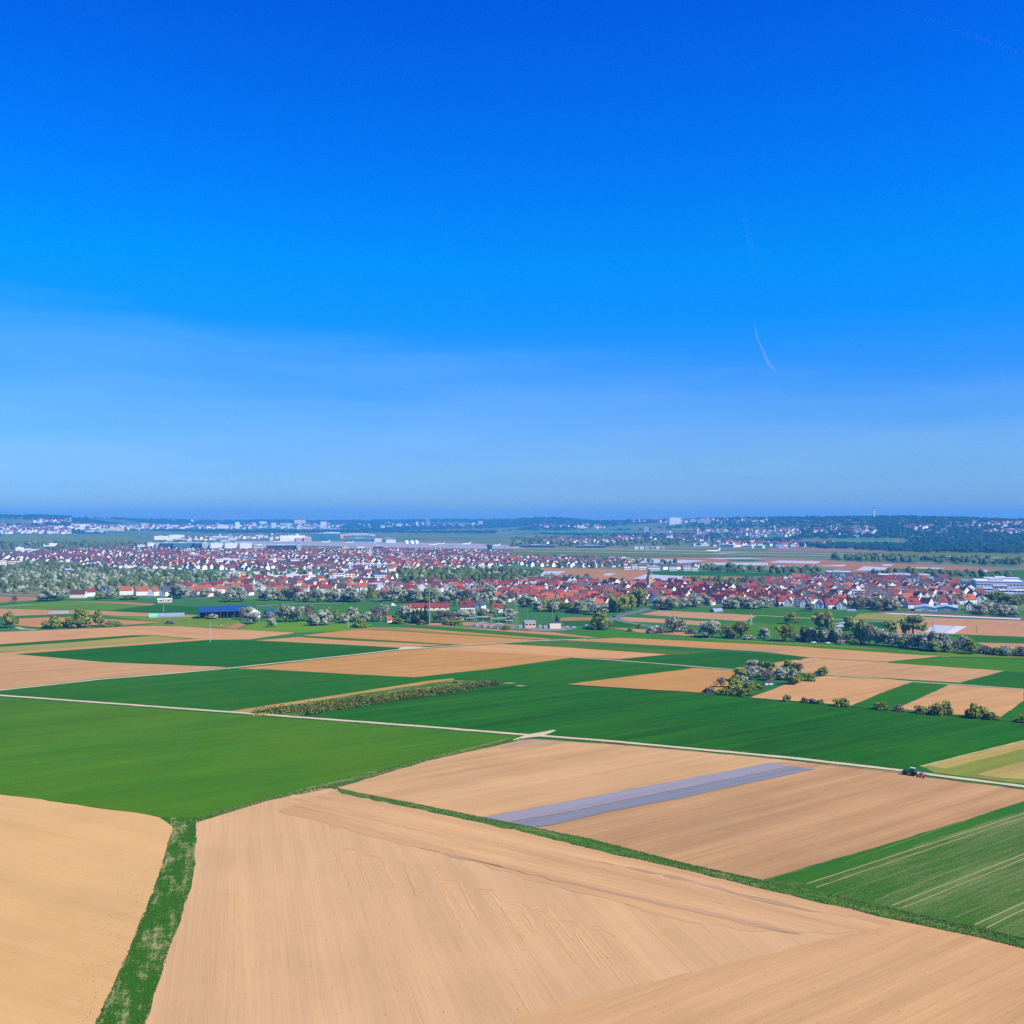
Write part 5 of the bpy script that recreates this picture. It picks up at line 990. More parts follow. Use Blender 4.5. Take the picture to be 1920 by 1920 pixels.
    for i in range(26):
        x = rnd.uniform(284, 560); b = rnd.uniform(1005, 1016); w = rnd.uniform(5, 16)
        block(x, x + w, b - rnd.uniform(1.6, 3.2), b, 26, rnd.choice(('white', 'white', 'white', 'grey', 'hall')), auto_phrase='pale airport shed', cat='airport building', group='pale sheds of the airport', name='airport_building', rows=1, turn=rnd.uniform(-.1, .1))
    # exhibition roof of white trusses
    p, m, rz = base_at(636, 704, 1006); w = 68 * m; e = empty('truss_roof', p, rz); mb = MB(); z0 = 2.5 * m
    for i in range(12):
        x0, x1 = -w / 2 + w * i / 12, -w / 2 + w * (i + 1) / 12; f = lambda x: z0 + 3.2 * m * (1 - (2 * x / w) ** 2)
        mb.bar((x0, 0, f(x0)), (x1, 0, f(x1)), 1.6); mb.bar((x0, 0, f(x0) - 2 * m), (x1, 0, f(x1) - 2 * m), 1.2); mb.bar((x0, 0, f(x0) - 2 * m), (x1, 0, f(x1)), .9); mb.bar((x1, 0, f(x1) - 2 * m), (x1, 0, 0), .9)
    mb.build('truss', BM['white'], e); q = MB(); q.box(-w / 2, w / 2, 2, 40, z0 - 3, z0 - 1); q.build('roof', BM['flat'], e); tag(e, 'white arched truss roof of the exhibition hall', 'truss roof')
    for i, x in enumerate((762, 772, 781)):
        p = P(x, 1020); m = p.y / FPX; r = 4.0 * m; mb = MB(); mb.lathe([(r, -.5), (r, r * .9), (r * .93, r * 1.25), (r * .7, r * 1.5), (r * .35, r * 1.66), (.3, r * 1.7)], 16); o = mb.build('storage_tank', BM['white']); o.location = p
        tag(o, ('white domed tank nearest the hangars', 'white domed tank in the middle of three', 'white domed tank farthest from the hangars')[i], 'tank', 'white domed tanks at the airport')
    p = P(918, 1034); m = p.y / FPX; e = empty('control_tower', p); a = MB(); a.box(-7, 7, -7, 7, -.5, 9.5 * m); a.build('shaft', BM['dark'], e); b = MB(); b.lathe([(7, 9.5 * m), (10, 11.2 * m), (10, 12.8 * m), (8, 13.2 * m)], 8); b.build('cab', BM['teal'], e); c = MB(); c.bar((0, 0, 13.2 * m), (0, 0, 16 * m), .3); c.build('aerial', BM['steel'], e); tag(e, 'dark teal airport control tower at the town edge', 'control tower')
    # ---- far tower blocks on the horizon
    Gp = 'far tower blocks along the horizon'
    for x0, x1, t, b, k in ((150, 158, 983, 993, 'white'), (265, 272, 981, 988, 'cream'), (273, 279, 981, 988, 'pink'), (321, 331, 975, 987, 'dark'), (358, 363, 974, 980, 'white'), (441, 449, 979, 991, 'white'), (486, 500, 978, 983, 'white'), (509, 517, 980, 990, 'white'), (526, 546, 981, 985, 'white'), (540, 543, 981, 991, 'white'), (552, 573, 975, 982, 'cream'), (601, 612, 978, 990, 'white'), (690, 700, 988, 992, 'pink'), (714, 722, 985, 992, 'cream'), (744, 754, 982, 989, 'white'), (780, 784, 978, 988, 'white'),
                            (799, 806, 975, 989, 'hall'), (897, 904, 977, 984, 'white'), (1208, 1217, 989, 999, 'grey'), (1860, 1868, 1010, 1014, 'white'), (18, 40, 986, 992, 'cream'), (100, 122, 990, 994, 'white'), (186, 204, 991, 995, 'cream'), (206, 232, 989, 995, 'cream'), (160, 190, 995, 998, 'white'), (294, 330, 984, 988, 'white'), (408, 428, 984, 991, 'white'), (240, 262, 990, 993, 'white'), (470, 480, 980, 984, 'white'), (548, 580, 988, 992, 'cream'), (600, 636, 991, 994, 'white'), (725, 735, 986, 991, 'cream')):
        block(x0, x1, t, b, max(25, (x1 - x0) * 3.0), k, auto_phrase={'white': 'white tower block', 'cream': 'cream tower block', 'pink': 'pink tower block', 'dark': 'dark tower block', 'grey': 'grey tower block', 'hall': 'bluish tower block'}[k], group=Gp, name='tower_block', cat='tower block', rows=4, turn=rnd.uniform(-.2, .2))
    block(1255, 1277, 970.5, 983, 60, 'white', label='big white block standing up on the ridge', name='tower_block', cat='tower block', rows=6, turn=.25); block(1293, 1307, 974, 982, 60, 'grey', label='first grey slab block on the ridge', name='tower_block', cat='tower block', rows=4); block(1308, 1332, 973.5, 983, 60, 'grey', label='wider grey slab block on the ridge', name='tower_block', cat='tower block', rows=5)
    block(1605, 1614, 995, 1002, 50, 'white', label='first of three white hillside blocks', rows=3); block(1616, 1626, 995, 1003, 50, 'white', label='middle one of three white hillside blocks', rows=3); block(1627, 1634, 996, 1003, 50, 'cream', label='cream one of three hillside blocks', rows=3); block(1600, 1612, 1004, 1007, 40, 'white', label='long low white hillside building below the three blocks', rows=1)
    block(1885, 1914, 992, 1000, 60, 'grey', label='long pale hillside building on the wooded slope', rows=2); block(1626, 1640, 1018, 1021, 40, 'white', label='white hall at the foot of the wooded slope', rows=1); block(1859, 1880, 996, 1000, 40, 'white', label='white hillside building above the woods', rows=2); block(1250, 1262, 1005, 1012, 30, 'white', label='white village church on the far slope', rows=1, cat='church'); block(1258, 1261, 1002, 1012, 16, 'white', label='tower of the white village church', rows=1, cat='church tower')
    for x0, x1, b in ((1380, 1384, 1010), (1404, 1424, 1009), (1350, 1366, 1012), (1300, 1330, 1024), (1230, 1256, 1000), (1390, 1410, 1028), (1420, 1430, 1028), (1460, 1478, 1029), (1020, 1036, 1018), (1350, 1376, 1026)):
        block(x0, x1, b - 5, b, 36, 'white', auto_phrase='white building', group='white buildings of the far villages', rows=2, turn=rnd.uniform(-.3, .3))
    # television tower
    p = P(1638.5, 973); m = p.y / FPX; H = 26 * m; e = empty('television_tower', p); a = MB(); a.lathe([(5.6, -4), (4.2, H * .3), (3.2, H * .74)], 14); a.build('shaft', BM['white'], e); b = MB(); b.lathe([(3.0, H * .72), (4.8, H * .745), (5.4, H * .77), (5.4, H * .80), (4, H * .82)], 16); b.build('pod', BM['dark'], e); c = MB(); c.bar((0, 0, H * .82), (0, 0, H), 1.4, r2=.5); c.build('antenna', BM['steel'], e)
    tag(e, 'slender concrete television tower rising from the wooded ridge', 'television tower')
def small_things():
    # masts, poles, pylons
    def pole(name, px, yb, yt, r, mat, lab, cat, lamp=False, arms=0):
        p = P(px, yb); m = p.y / FPX; h = (yb - yt) * m; e = empty(name, p); a = MB(); a.bar((0, 0, -.3), (0, 0, h), r, n=8, r2=r * .6); a.build('pole', BM[mat], e)
        if lamp: b = MB(); b.box(-1.2, 1.2, -.3, .3, h, h + .35); b.build('lamp_head', BM['grey'], e)
        for i in range(arms): b = MB(); b.box(-1.1, 1.1, -.06, .06, h - .5 - i * .9, h - .38 - i * .9); b.build('crossarm', BM['wood'], e)
        tag(e, lab, cat)
    pole('mast', 805, 1171, 1096, .7, 'mast', 'tall pale green tubular mast beside dark conifers', 'mast'); pole('lamp_post', 306.5, 1148, 1104, .4, 'mast', 'tall pale pole behind the long polytunnel', 'pole')
    pole('utility_pole', 394, 1204, 1165, .26, 'grey', 'bare pale pole standing in the deep green field', 'pole', arms=1); pole('utility_pole', 653, 1177, 1150, .28, 'grey', 'bare pole beside the dark round bush', 'pole', arms=1); pole('utility_pole', 903, 1277, 1265, .12, 'wood', 'thin pole at the end of the plantation rows', 'pole')
    pole('utility_pole', 988.5, 1164, 1142, .3, 'mast', 'pale pole on the meadow behind the substation', 'pole', arms=1); pole('utility_pole', 1035.5, 1158, 1138, .3, 'mast', 'pale pole on the meadow near the blossom belt', 'pole', arms=1); pole('utility_pole', 1123, 1180, 1152, .3, 'wood', 'thin pole in front of the green tree by the road', 'pole'); pole('utility_pole', 1831, 1187, 1174, .25, 'wood', 'thin dark pole in the brown field', 'pole', arms=1); pole('lamp_post', 1329, 1018, 1006, 2.2, 'cream', 'thin tower above the far village', 'tower')
    def pylon(px, yb, yt, lab, mat='mast'):
        p = P(px, yb); m = p.y / FPX; h = (yb - yt) * m; e = empty('pylon', p, .5); b0, b1 = h * .09, h * .018
        for sx, sy in ((-1, -1), (1, -1), (1, 1), (-1, 1)): a = MB(); a.bar((sx * b0, sy * b0, -.2), (sx * b1, sy * b1, h), .13, n=4); a.build('leg', BM[mat], e)
        c = MB(); n = 9
        for i in range(n):
            k0, k1 = i / n, (i + 1) / n; r0, r1 = b0 + (b1 - b0) * k0, b0 + (b1 - b0) * k1
            for q in ((-1, -1, 1, -1), (1, -1, 1, 1), (1, 1, -1, 1), (-1, 1, -1, -1)):
                c.bar((q[0] * r0, q[1] * r0, h * k0), (q[2] * r1, q[3] * r1, h * k1), .06, n=3); c.bar((q[2] * r0, q[3] * r0, h * k0), (q[0] * r1, q[1] * r1, h * k1), .06, n=3)
        c.build('bracing', BM[mat], e)
        for z, w in ((.78, .16), (.88, .13), (.97, .09)): a = MB(); a.bar((-h * w, 0, h * z), (h * w, 0, h * z), .09, n=4); a.bar((-h * w, 0, h * z), (0, 0, h * z + .9), .06, n=3); a.bar((h * w, 0, h * z), (0, 0, h * z + .9), .06, n=3); a.build('crossarm', BM[mat], e)
        tag(e, lab, 'pylon')
    pylon(967, 1181, 1126, 'pale green lattice pylon beside the substation'); pylon(1750, 1190, 1160, 'faint lattice pylon in front of the film-covered field', 'steel'); pylon(1408, 1172, 1152, 'faint lattice pylon behind the blossom tree', 'steel')
    # substation
    for i, (x, y, w, h) in enumerate(((882, 1173, 16, 15), (899, 1173, 14, 17), (913, 1175, 15, 20), (928, 1176, 15, 17), (942, 1177, 14, 19), (955, 1178, 13, 15), (905, 1176, 13, 9), (935, 1178, 14, 9))):
        p, m, rz = base_at(x - w / 2, x + w / 2, y); L = w * m; hh = h * m; e = empty('gantry', p, rz + .35)
        for s in (-1, 1):
            a = MB(); a.bar((s * L / 2, -.5, 0), (s * L / 2, 0, hh), .17, n=4); a.bar((s * L / 2, .5, 0), (s * L / 2, 0, hh), .17, n=4); a.build('leg', BM['steel'], e)
        b = MB(); b.box(-L / 2 - .5, L / 2 + .5, -.2, .2, hh - .5, hh); b.build('beam', BM['steel'], e)
        for q in range(3): c = MB(); x0 = (-.3 + .3 * q) * L; c.lathe([(.12, hh - 2.0), (.25, hh - 1.6), (.12, hh - 1.4), (.25, hh - 1.1), (.12, hh - .5)], 6, M=Matrix.Translation((x0, 0, 0))); c.build('insulator', BM['wood'], e)
        auto(e, 'steel gantry frame', x, y, 'gantry', 'steel gantries of the substation')
    for i, (x, y) in enumerate(((893, 1175), (908, 1177), (920, 1178), (934, 1179), (948, 1180), (959, 1180), (975, 1178), (1012, 1178), (1022, 1179))):
        p = P(x, y); e = empty('transformer', p, .4); a = MB(); a.box(-1.6, 1.6, -1.1, 1.1, .3, 2.8); a.box(-1.8, 1.8, -1.3, 1.3, 0, .3); a.build('tank', BM['steel'], e)
        for s in (-.9, 0, .9): b = MB(); b.lathe([(.13, 2.8), (.28, 3.1), (.13, 3.3), (.28, 3.6), (.1, 4.2)], 7, M=Matrix.Translation((s, 0, 0))); b.build('bushing', BM['wood'], e)
        c = MB(); [c.box(-1.5 + k * .5, -1.3 + k * .5, -1.5, -1.1, .5, 2.5) for k in range(7)]; c.build('radiator', BM['grey'], e); auto(e, 'grey transformer', x, y, 'transformer', 'transformers of the substation')
    block(984, 1005, 1165, 1177, 9, 'pink', 'hall', label='pinkish substation building with blue-grey roof', rows=1, turn=.2); block(1031, 1052, 1167, 1179, 9, 'cream', 'slate', label='cream substation building with two pale bays', rows=0, turn=.15)
    # tower cranes
    for px, yb, yt, j, lab in ((605, 1107, 1085, -9, 'taller orange construction crane above the red roofs'), (847, 1114, 1093, 14, 'orange construction crane beside the dark treeline')):
        p = P(px, yb); m = p.y / FPX; h = (yb - yt) * m; e = empty('tower_crane', p); a = MB()
        for sx, sy in ((-1, -1), (1, -1), (1, 1), (-1, 1)): a.bar((sx * .8, sy * .8, 0), (sx * .8, sy * .8, h), .22, n=4)
        for i in range(10): s = 1 if i % 2 else -1; z = h * i / 10; a.bar((-.8 * s, -.8, z), (.8 * s, -.8, z + h / 10), .12, n=3); a.bar((.8, -.8 * s, z), (.8, .8 * s, z + h / 10), .12, n=3)
        a.build('mast', BM['crane'], e); b = MB(); L = j * m; b.bar((-L * .3, 0, h), (L, 0, h), .5, n=4); b.bar((0, 0, h + 3), (L * .8, 0, h + .5), .1, n=3); b.bar((0, 0, h), (0, 0, h + 3), .3, n=4); b.build('jib', BM['crane'], e); c = MB(); c.box(-L * .3 - 1, -L * .3 + 1, -.8, .8, h - 2, h); c.build('counterweight', BM['concrete'], e); tag(e, lab, 'crane')
    # film covers on the fields
    def film(pts, lab=None, col=(0.34, 0.40, 0.50), vp=None):
        o = sheet('plastic_sheet', M['film'], col, pts, vp, jit=0.3, lev=4.5); del o['kind']; x = sum(p[0] for p in pts) / len(pts); y = sum(p[1] for p in pts) / len(pts)
        if lab: tag(o, lab, 'plastic sheet', 'film covers on the fields')
        else: auto(o, 'pale film sheet', x, y, 'plastic sheet', 'film covers on the fields')
    film([(905, 1533), (953, 1543), (1060, 1524), (1150, 1505), (1280, 1479), (1363, 1462), (1450, 1444), (1484, 1437), (1440, 1431), (1363, 1447), (1280, 1462), (1073, 1502)], 'blue-grey film strip on the brown field, half away from the viewer', (0.20, 0.18, 0.18), VR)
    film([(955, 1543.4), (1000, 1552), (1040, 1547), (1140, 1523), (1207, 1510), (1280, 1497), (1363, 1477), (1447, 1460), (1527, 1443), (1486, 1437.4), (1452, 1444.4), (1365, 1462.4), (1282, 1479.4), (1152, 1505.4), (1062, 1524.4)], 'blue-grey film strip on the brown field, nearest to the viewer', (0.145, 0.145, 0.15), VR)
    fl = [[(1010, 1081), (1020, 1071), (1062, 1071), (1037, 1081)], [(1130, 1079), (1138, 1075), (1155, 1075), (1145, 1079.5)], [(1187, 1085.5), (1210, 1077), (1287, 1081), (1272, 1089)], [(1200, 1047), (1327, 1051.5), (1267, 1057), (1200, 1055)], [(1310, 1059), (1335, 1055), (1440, 1055), (1440, 1060)], [(1320, 1047), (1397, 1046), (1440, 1048), (1350, 1048.5)], [(1441, 1055), (1460, 1051), (1540, 1052.5), (1532, 1057)], [(1530, 1061), (1587, 1058.5), (1582, 1062)], [(1605, 1069.5), (1620, 1062), (1665, 1064), (1655, 1070.5)], [(1652, 1061), (1658, 1058), (1676, 1058.5), (1670, 1061.5)], [(1705, 1065), (1712, 1063.5), (1772, 1065), (1765, 1067)], [(1452, 1063), (1460, 1060), (1472, 1061), (1466, 1064)],
          [(1732, 1185.5), (1750, 1172), (1790, 1174), (1768, 1187)], [(1770, 1187), (1792, 1174), (1812, 1175), (1787, 1189)], [(1656, 1149), (1690, 1150.5), (1915, 1160), (1912, 1162), (1700, 1153), (1665, 1151)], [(1564, 1175), (1575, 1171), (1588, 1172), (1585, 1176)], [(1837, 1072), (1840, 1068), (1852, 1069), (1850, 1073)], [(1560, 1170), (1600, 1163.5), (1620, 1164.5), (1605, 1168)]]
    for i, q in enumerate(fl): film(q, col=(0.42, 0.45, 0.50) if i in (13, 14) else (0.34, 0.36, 0.38))
    # cars and vans
    def car(px, py, rz, mat, phrase, cat='car', L=4.4, h=1.5):
        p = P(px, py, .2); e = empty('parked_car' if cat == 'car' else cat, p, rz); a = MB(); k = L / 4.4
        a.poly([(-2.1 * k, -.85, .3), (2.1 * k, -.85, .3), (2.15 * k, -.85, .8), (1.2 * k, -.85, .95), (-2.1 * k, -.85, .95)]); a.poly([(2.1 * k, .85, .3), (-2.1 * k, .85, .3), (-2.1 * k, .85, .95), (1.2 * k, .85, .95), (2.15 * k, .85, .8)]); a.box(-2.1 * k, 2.1 * k, -.84, .84, .3, .82); a.box(-2.08 * k, 1.2 * k, -.82, .82, .82, .95); a.build('body', BM[mat], e)
        b = MB(); b.box(-1.5 * k, .6 * k, -.74, .74, .95, h); b.build('cabin', M['glass'] if cat == 'car' else BM[mat], e)
        for sx in (-1.3, 1.3):
            for sy in (-.8, .8): w = MB(); w.bar((sx * k, sy - .12, .33), (sx * k, sy + .12, .33), .33, n=10); w.build('wheel', BM['tyre'], e)
        auto(e, phrase, px, py, cat, 'vehicles by the road and the substation')
    car(1102, 1178, .1, 'white', 'white van', 'van', 6.5, 3.0); car(1109, 1179, .2, 'chrome', 'silver car'); car(1071, 1176, .3, 'dark', 'dark car'); car(1075, 1177, .3, 'chrome', 'silver car'); car(1066, 1176, .3, 'white', 'white car'); car(1228, 1136, 1.1, 'white', 'white van', 'van', 6, 2.6); car(1152, 1158, 1.0, 'dark', 'dark car'); car(1230, 1175.5, .8, 'white', 'white car'); car(738, 1136.5, .2, 'white', 'white van', 'van', 7, 3); car(1510, 1204, .3, 'orange', 'orange car'); car(1525, 1206, .3, 'white', 'white car'); car(1552, 1207, .2, 'white', 'white car')
    # aircraft
    pr = None
    for x, y, rz, s in ((874, 1022, .6, 1.0), (826, 1021.5, .3, .8), (846, 1024, 2.2, .9), (930, 1024.5, .4, .9), (948, 1025.5, 2.6, .8), (1336, 1036, .05, 1.2), (520, 1017, .3, .9), (560, 1018.5, 2.4, .9), (610, 1018, .5, 1.0), (655, 1019, .2, .9), (700, 1020.5, 2.7, .9), (812, 1023, .4, .8), (790, 1022, 2.5, .8)):
        p = P(x, y, .3)
        if pr is None:
            a = MB(); a.lathe([(.3, -18), (1.6, -15), (2.0, -10), (2.0, 9), (1.2, 15), (.3, 19)], 10, M=Matrix.Translation((0, 0, 3.4)) @ Matrix.Rotation(-math.pi / 2, 4, 'Y')); b = MB()
            for q in (-1, 1): b.poly([(3, q * 1.5, 2.9), (-3, q * 1.5, 2.9), (-6.5, q * 17, 3.9), (-4.5, q * 17, 3.9)][::q]); b.poly([(3, q * 1.5, 2.5), (-3, q * 1.5, 2.5), (-6.5, q * 17, 3.8), (-4.5, q * 17, 3.8)][::-q])
            c = MB(); c.box(-.2, .2, -.2, .2, 0, .1); c = MB(); c.poly([(13, -.2, 5), (18.5, -.2, 5), (20, -.2, 11.5), (17.5, -.2, 11.5)]); c.poly([(18.5, .2, 5), (13, .2, 5), (17.5, .2, 11.5), (20, .2, 11.5)]); c.box(14.5, 18, -6, 6, 5.2, 5.5)
            g = MB(); [g.bar((gx, gy, 0), (gx, gy, 2.2), .3) for gx, gy in ((12 - 24, 0), (0, -3), (0, 3))]; pr = (a.mesh('fuselage', BM['white']), b.mesh('wing', BM['white']), c.mesh('tail', BM['white']), g.mesh('landing_gear', BM['tgrey']))
        e = empty('aircraft', p, rz, s)
        for n_, me in zip(('fuselage', 'wing', 'tail', 'landing_gear'), pr): inst(n_, me, e)
        auto(e, 'white airliner', x, y, 'aircraft', 'airliners parked at the airport')
    # garden hut and odds in the copse
    p = P(1442, 1284); e = empty('garden_hut', p, .25, .62); a = MB(); a.box(-4, 4, 0, 4, 0, 2.3); a.build('wall', BM['white'], e); b = MB(); b.poly([(-4.5, -.6, 2.2), (4.5, -.6, 2.2), (4.5, 2, 3.6), (-4.5, 2, 3.6)]); b.poly([(4.5, 4.6, 2.2), (-4.5, 4.6, 2.2), (-4.5, 2, 3.6), (4.5, 2, 3.6)]); b.build('roof', ROOFM['brown'], e); c = MB(); c.box(-.6, .6, -.05, .04, 0, 2); c.build('door', BM['wood'], e); tag(e, 'white garden hut under blossom trees in the copse', 'hut')
    p = P(1463, 1284); e = empty('tarpaulin', p, .2); a = MB(); [a.box(-1.6 + i * .8, -.8 + i * .8, 0, 1.2 + .2 * (i % 2), 0, .7 + .5 * (i % 2)) for i in range(4)]; a.build('cover', BM['blue'], e); tag(e, 'bright blue tarpaulin heap beside the garden hut', 'tarpaulin')
    p = P(1536, 1267); e = empty('garden_shed', p, .3); a = MB(); a.box(-1.6, 1.6, 0, 2, 0, 1.9); a.build('wall', BM['hall'], e); b = MB(); b.box(-1.8, 1.8, -.2, 2.2, 1.9, 2.1); b.build('roof', BM['slate'], e); tag(e, 'small blue-grey shed at the end of the copse', 'shed')
    for i in range(14):
        p = P(1412 + i * 5, 1294 - i * 1.2); a = MB(); a.bar((0, 0, -.2), (0, 0, 1.3), .07, n=5); o = a.build('fence_post', BM['wood']); o.location = p; auto(o, 'fence post', 1412 + i * 5, 1294 - i, 'fence post', 'fence posts in front of the copse')
def tractor():
    p = P(1709, 1454, .1); a2 = P(1690, 1447.5); b2 = P(1740, 1454); d = (a2 - b2); rz = math.atan2(d.y, d.x); e = empty('tractor', p, rz, 1.0)   # +x is forward
    a = MB(); a.box(.4, 3.0, -.42, .42, 1.15, 1.85); a.box(2.7, 3.15, -.36, .36, 1.05, 1.7); a.poly([(.4, -.42, 1.85), (3.0, -.42, 1.85), (3.0, .42, 1.85), (.4, .42, 1.85)]); h = a.build('hood', BM['tgreen'], e)
    g = MB(); g.box(3.15, 3.2, -.3, .3, 1.1, 1.65); g.build('grille', BM['tgrey'], h)
    for s in (-.25, .25): l = MB(); l.box(3.17, 3.23, s - .09, s + .09, 1.68, 1.8); l.build('headlight', BM['white'], h)
    c = MB(); c.box(-1.1, 3.0, -.32, .32, .65, 1.15); c.box(2.2, 2.5, -.8, .8, .6, .8); c.box(-.95, -.7, -.95, .95, .75, 1.0); c.build('chassis', BM['tgrey'], e)
    cb = MB(); cb.box(-1.15, .35, -.72, .72, 1.2, 1.55)
    cb.build('cab', BM['tgreen'], e); pl = MB()
    for x in (-1.1, .3):
        for y in (-.68, .68): pl.bar((x, y, 1.5), (x * .92, y * .95, 2.75), .05, n=5)
    pl.build('cab_frame', BM['tgrey'], e); gl = MB(); gl.box(-1.02, .25, -.64, .64, 1.56, 2.72); gl.build('cab_window', M['glass'], e)
    r = MB(); r.box(-1.3, .5, -.85, .85, 2.75, 2.95); r.box(-1.1, .3, -.65, .65, 2.95, 3.05); rf = r.build('cab_roof', BM['palegreen'], e); bc = MB(); bc.bar((-.9, .5, 3.05), (-.9, .5, 3.3), .09); bc.build('beacon', BM['orange'], rf)
    for s in (-1, 1): f = MB(); f.box(-1.65, -.2, s * 1.0 - .28, s * 1.0 + .28, 1.72, 1.8); f.build('mudguard', BM['tgreen'], e)
    x = MB(); x.bar((.7, -.5, 1.8), (.7, -.5, 3.0), .06); x.build('exhaust', BM['steel'], e)
    def wheel(cx, cy, r, w):
        t = MB(); n = 18; t.lathe([(r * .55, -w / 2), (r * .93, -w / 2), (r, -w * .35), (r, w * .35), (r * .93, w / 2), (r * .55, w / 2)], n, M=Matrix.Translation((cx, cy, r)) @ Matrix.Rotation(math.pi / 2, 4, 'X'))
        for i in range(n):
            A = 2 * math.pi * i / n; t.box(-.05, .05, -w * .46, w * .46, r - .02, r + .05, M=Matrix.Translation((cx, cy, r)) @ Matrix.Rotation(A, 4, 'Y'))
        wo = t.build('wheel', BM['tyre'], e); m = MB(); m.lathe([(.1, -w * .3), (r * .55, -w * .42), (r * .57, -w * .3), (r * .57, w * .3), (r * .55, w * .42), (.1, w * .3)], 14, M=Matrix.Translation((cx, cy, r)) @ Matrix.Rotation(math.pi / 2, 4, 'X')); m.build('rim', BM['rim'], wo)
    for s in (-1, 1): wheel(-.85, s * 1.0, .95, .62); wheel(2.35, s * .95, .68, .5)
    k = MB(); k.box(3.2, 3.7, -.55, .55, .7, 1.15); k.build('front_weight', BM['tgrey'], e)
    tag(e, 'green tractor with pale cab roof beside the gravel track', 'tractor')
    q = p + Vector((math.cos(rz), math.sin(rz), 0)) * -3.1; e2 = empty('harrow', q, rz, 1.0); f = MB(); f.box(-.1, .1, -2.6, 2.6, .55, .75); f.box(-1.3, -1.1, -2.6, 2.6, .55, .75); [f.box(-1.3, .1, y - .06, y + .06, .6, .72) for y in (-2.4, -1.2, 0, 1.2, 2.4)]; f.bar((.1, 0, .7), (1.4, 0, 1.1), .09); f.bar((0, 0, .7), (.2, 0, 1.9), .08); f.bar((.2, 0, 1.9), (1.2, 0, 1.6), .06); f.build('frame', BM['tred'], e2)
    for y in range(9):
        t = MB(); t.bar((-.6 if y % 2 else -1.2, -2.4 + y * .6, .6), (-.75 if y % 2 else -1.35, -2.4 + y * .6, .02), .05, n=5); t.build('tine', BM['tgrey'], e2)
    t = MB(); t.bar((-1.9, -2.6, .3), (-1.9, 2.6, .3), .28, n=10); t.build('roller', BM['tgrey'], e2); s = MB(); s.box(-.9, -.2, -.9, .9, .8, 1.5); s.build('seed_box', BM['tred'], e2)
    tag(e2, 'red cultivator harrow hitched behind the green tractor', 'harrow')
def rows_and_tufts():
    # plantation of bushy rows
    A0, A1 = P(478, 1338), P(931, 1282); B0, B1 = P(575, 1341), P(940, 1284); nr = 5
    mb_ = None
    for r in range(nr):
        f = r / (nr - 1); a = A0.lerp(B0, f) ; b = A1.lerp(B1, f); L = (b - a).length; n = int(L / 1.25); blobs = []; d = (b - a) / L
        for i in range(n):
            if rnd.random() < .06: continue
            c = a + d * (i * L / n) ; k = rnd.uniform(.9, 1.4); blobs.append((c.x + rnd.uniform(-.25, .25), c.y + rnd.uniform(-.25, .25), 1.15 * k, .85 * k, 1.15 * k, rnd.uniform(.1, .8)))
        me = leaf_mesh('hedge', TM['vine'], blobs, len(blobs) * 13, .42, 50 + r); o = inst('hedge_row', me)
        tag(o, ['hedge row of the plantation along the sandy strip, farthest back', 'second hedge row of the plantation from the sandy strip', 'middle hedge row of the plantation', 'fourth hedge row of the plantation, next to the front one', 'front hedge row of the plantation beside the deep green field'][r], 'hedge', 'rows of the plantation')
    def tufts(name, label, area, n, h, mat, tone=(.1, .9)):
        V, F, T = [], [], []
        for _ in range(n):
            x, y = area(); tt = rnd.uniform(*tone)
            for q in range(3):
                a = rnd.uniform(0, 3.14); s = h * rnd.uniform(.5, 1.1); hh = h * rnd.uniform(.5, 1.2); k = len(V); ca, sa = math.cos(a) * s * .6, math.sin(a) * s * .6
                V += [(x - ca, y - sa, .1), (x + ca, y + sa, .1), (x + ca * .6, y + sa * .6, .1 + hh), (x - ca * .6, y - sa * .6, .1 + hh)]; F.append((k, k + 1, k + 2, k + 3)); T += [tt] * 4
        me = bpy.data.meshes.new(name); me.from_pydata(V, [], F); me.materials.append(mat); at = me.attributes.new('tone', 'FLOAT', 'POINT'); at.data.foreach_set('value', T); o = inst(name, me); tag(o, label, kind='stuff')
    lane_l = [P(*q) for q in ((326, 1549), (310, 1605), (288, 1673), (265, 1727), (240, 1790), (207, 1862), (180, 1920), (60, 2200))]; lane_r = [P(*q) for q in ((367, 1543), (365, 1587), (353, 1677), (340, 1713), (320, 1770), (287, 1867), (270, 1920), (180, 2200))]
    def in_lane(l, r):
        def f():
            t = rnd.random() ** .8 * (len(l) - 1); j = min(int(t), len(l) - 2); u = t - j; a = l[j].lerp(l[j + 1], u); b = r[j].lerp(r[j + 1], u); s = rnd.random(); s = s if rnd.random() < .5 else (0.02 if s < .5 else .98) + rnd.uniform(-.05, .05); q = a.lerp(b, s); return q.x, q.y
        return f
    tufts('lane_grass', 'tufts of grass on the green lane', in_lane(lane_l, lane_r), 1500, .28, TM['tuft'], (.2, .5))
    st_l = [P(*q) for q in ((630, 1481), (773, 1507), (907, 1534), (1107, 1574), (1280, 1619), (1423, 1651), (1647, 1699), (1780, 1729), (1920, 1761), (2100, 1800))]; st_r = [P(*q) for q in ((628, 1483), (773, 1515), (907, 1543), (1173, 1607), (1280, 1630), (1413, 1663), (1680, 1725), (1813, 1753), (1920, 1779), (2100, 1822))]
    tufts('strip_grass', 'tufts of rough grass on the strip between the brown fields', in_lane(st_l, st_r), 4200, .32, TM['tuft'], (.4, 1.0))
    gl = [P(*q) for q in ((975, 1383), (807, 1421), (640, 1468), (500, 1497), (372, 1535))]; gr = [P(*q) for q in ((984, 1386), (807, 1425), (640, 1474), (500, 1502), (374, 1541))]
    tufts('verge_grass', 'tufts of grass along the bright green field', in_lane(gl, gr), 1800, .35, TM['tuft'])
    fl0, fl1 = P(470, 1337), P(800, 1300); 
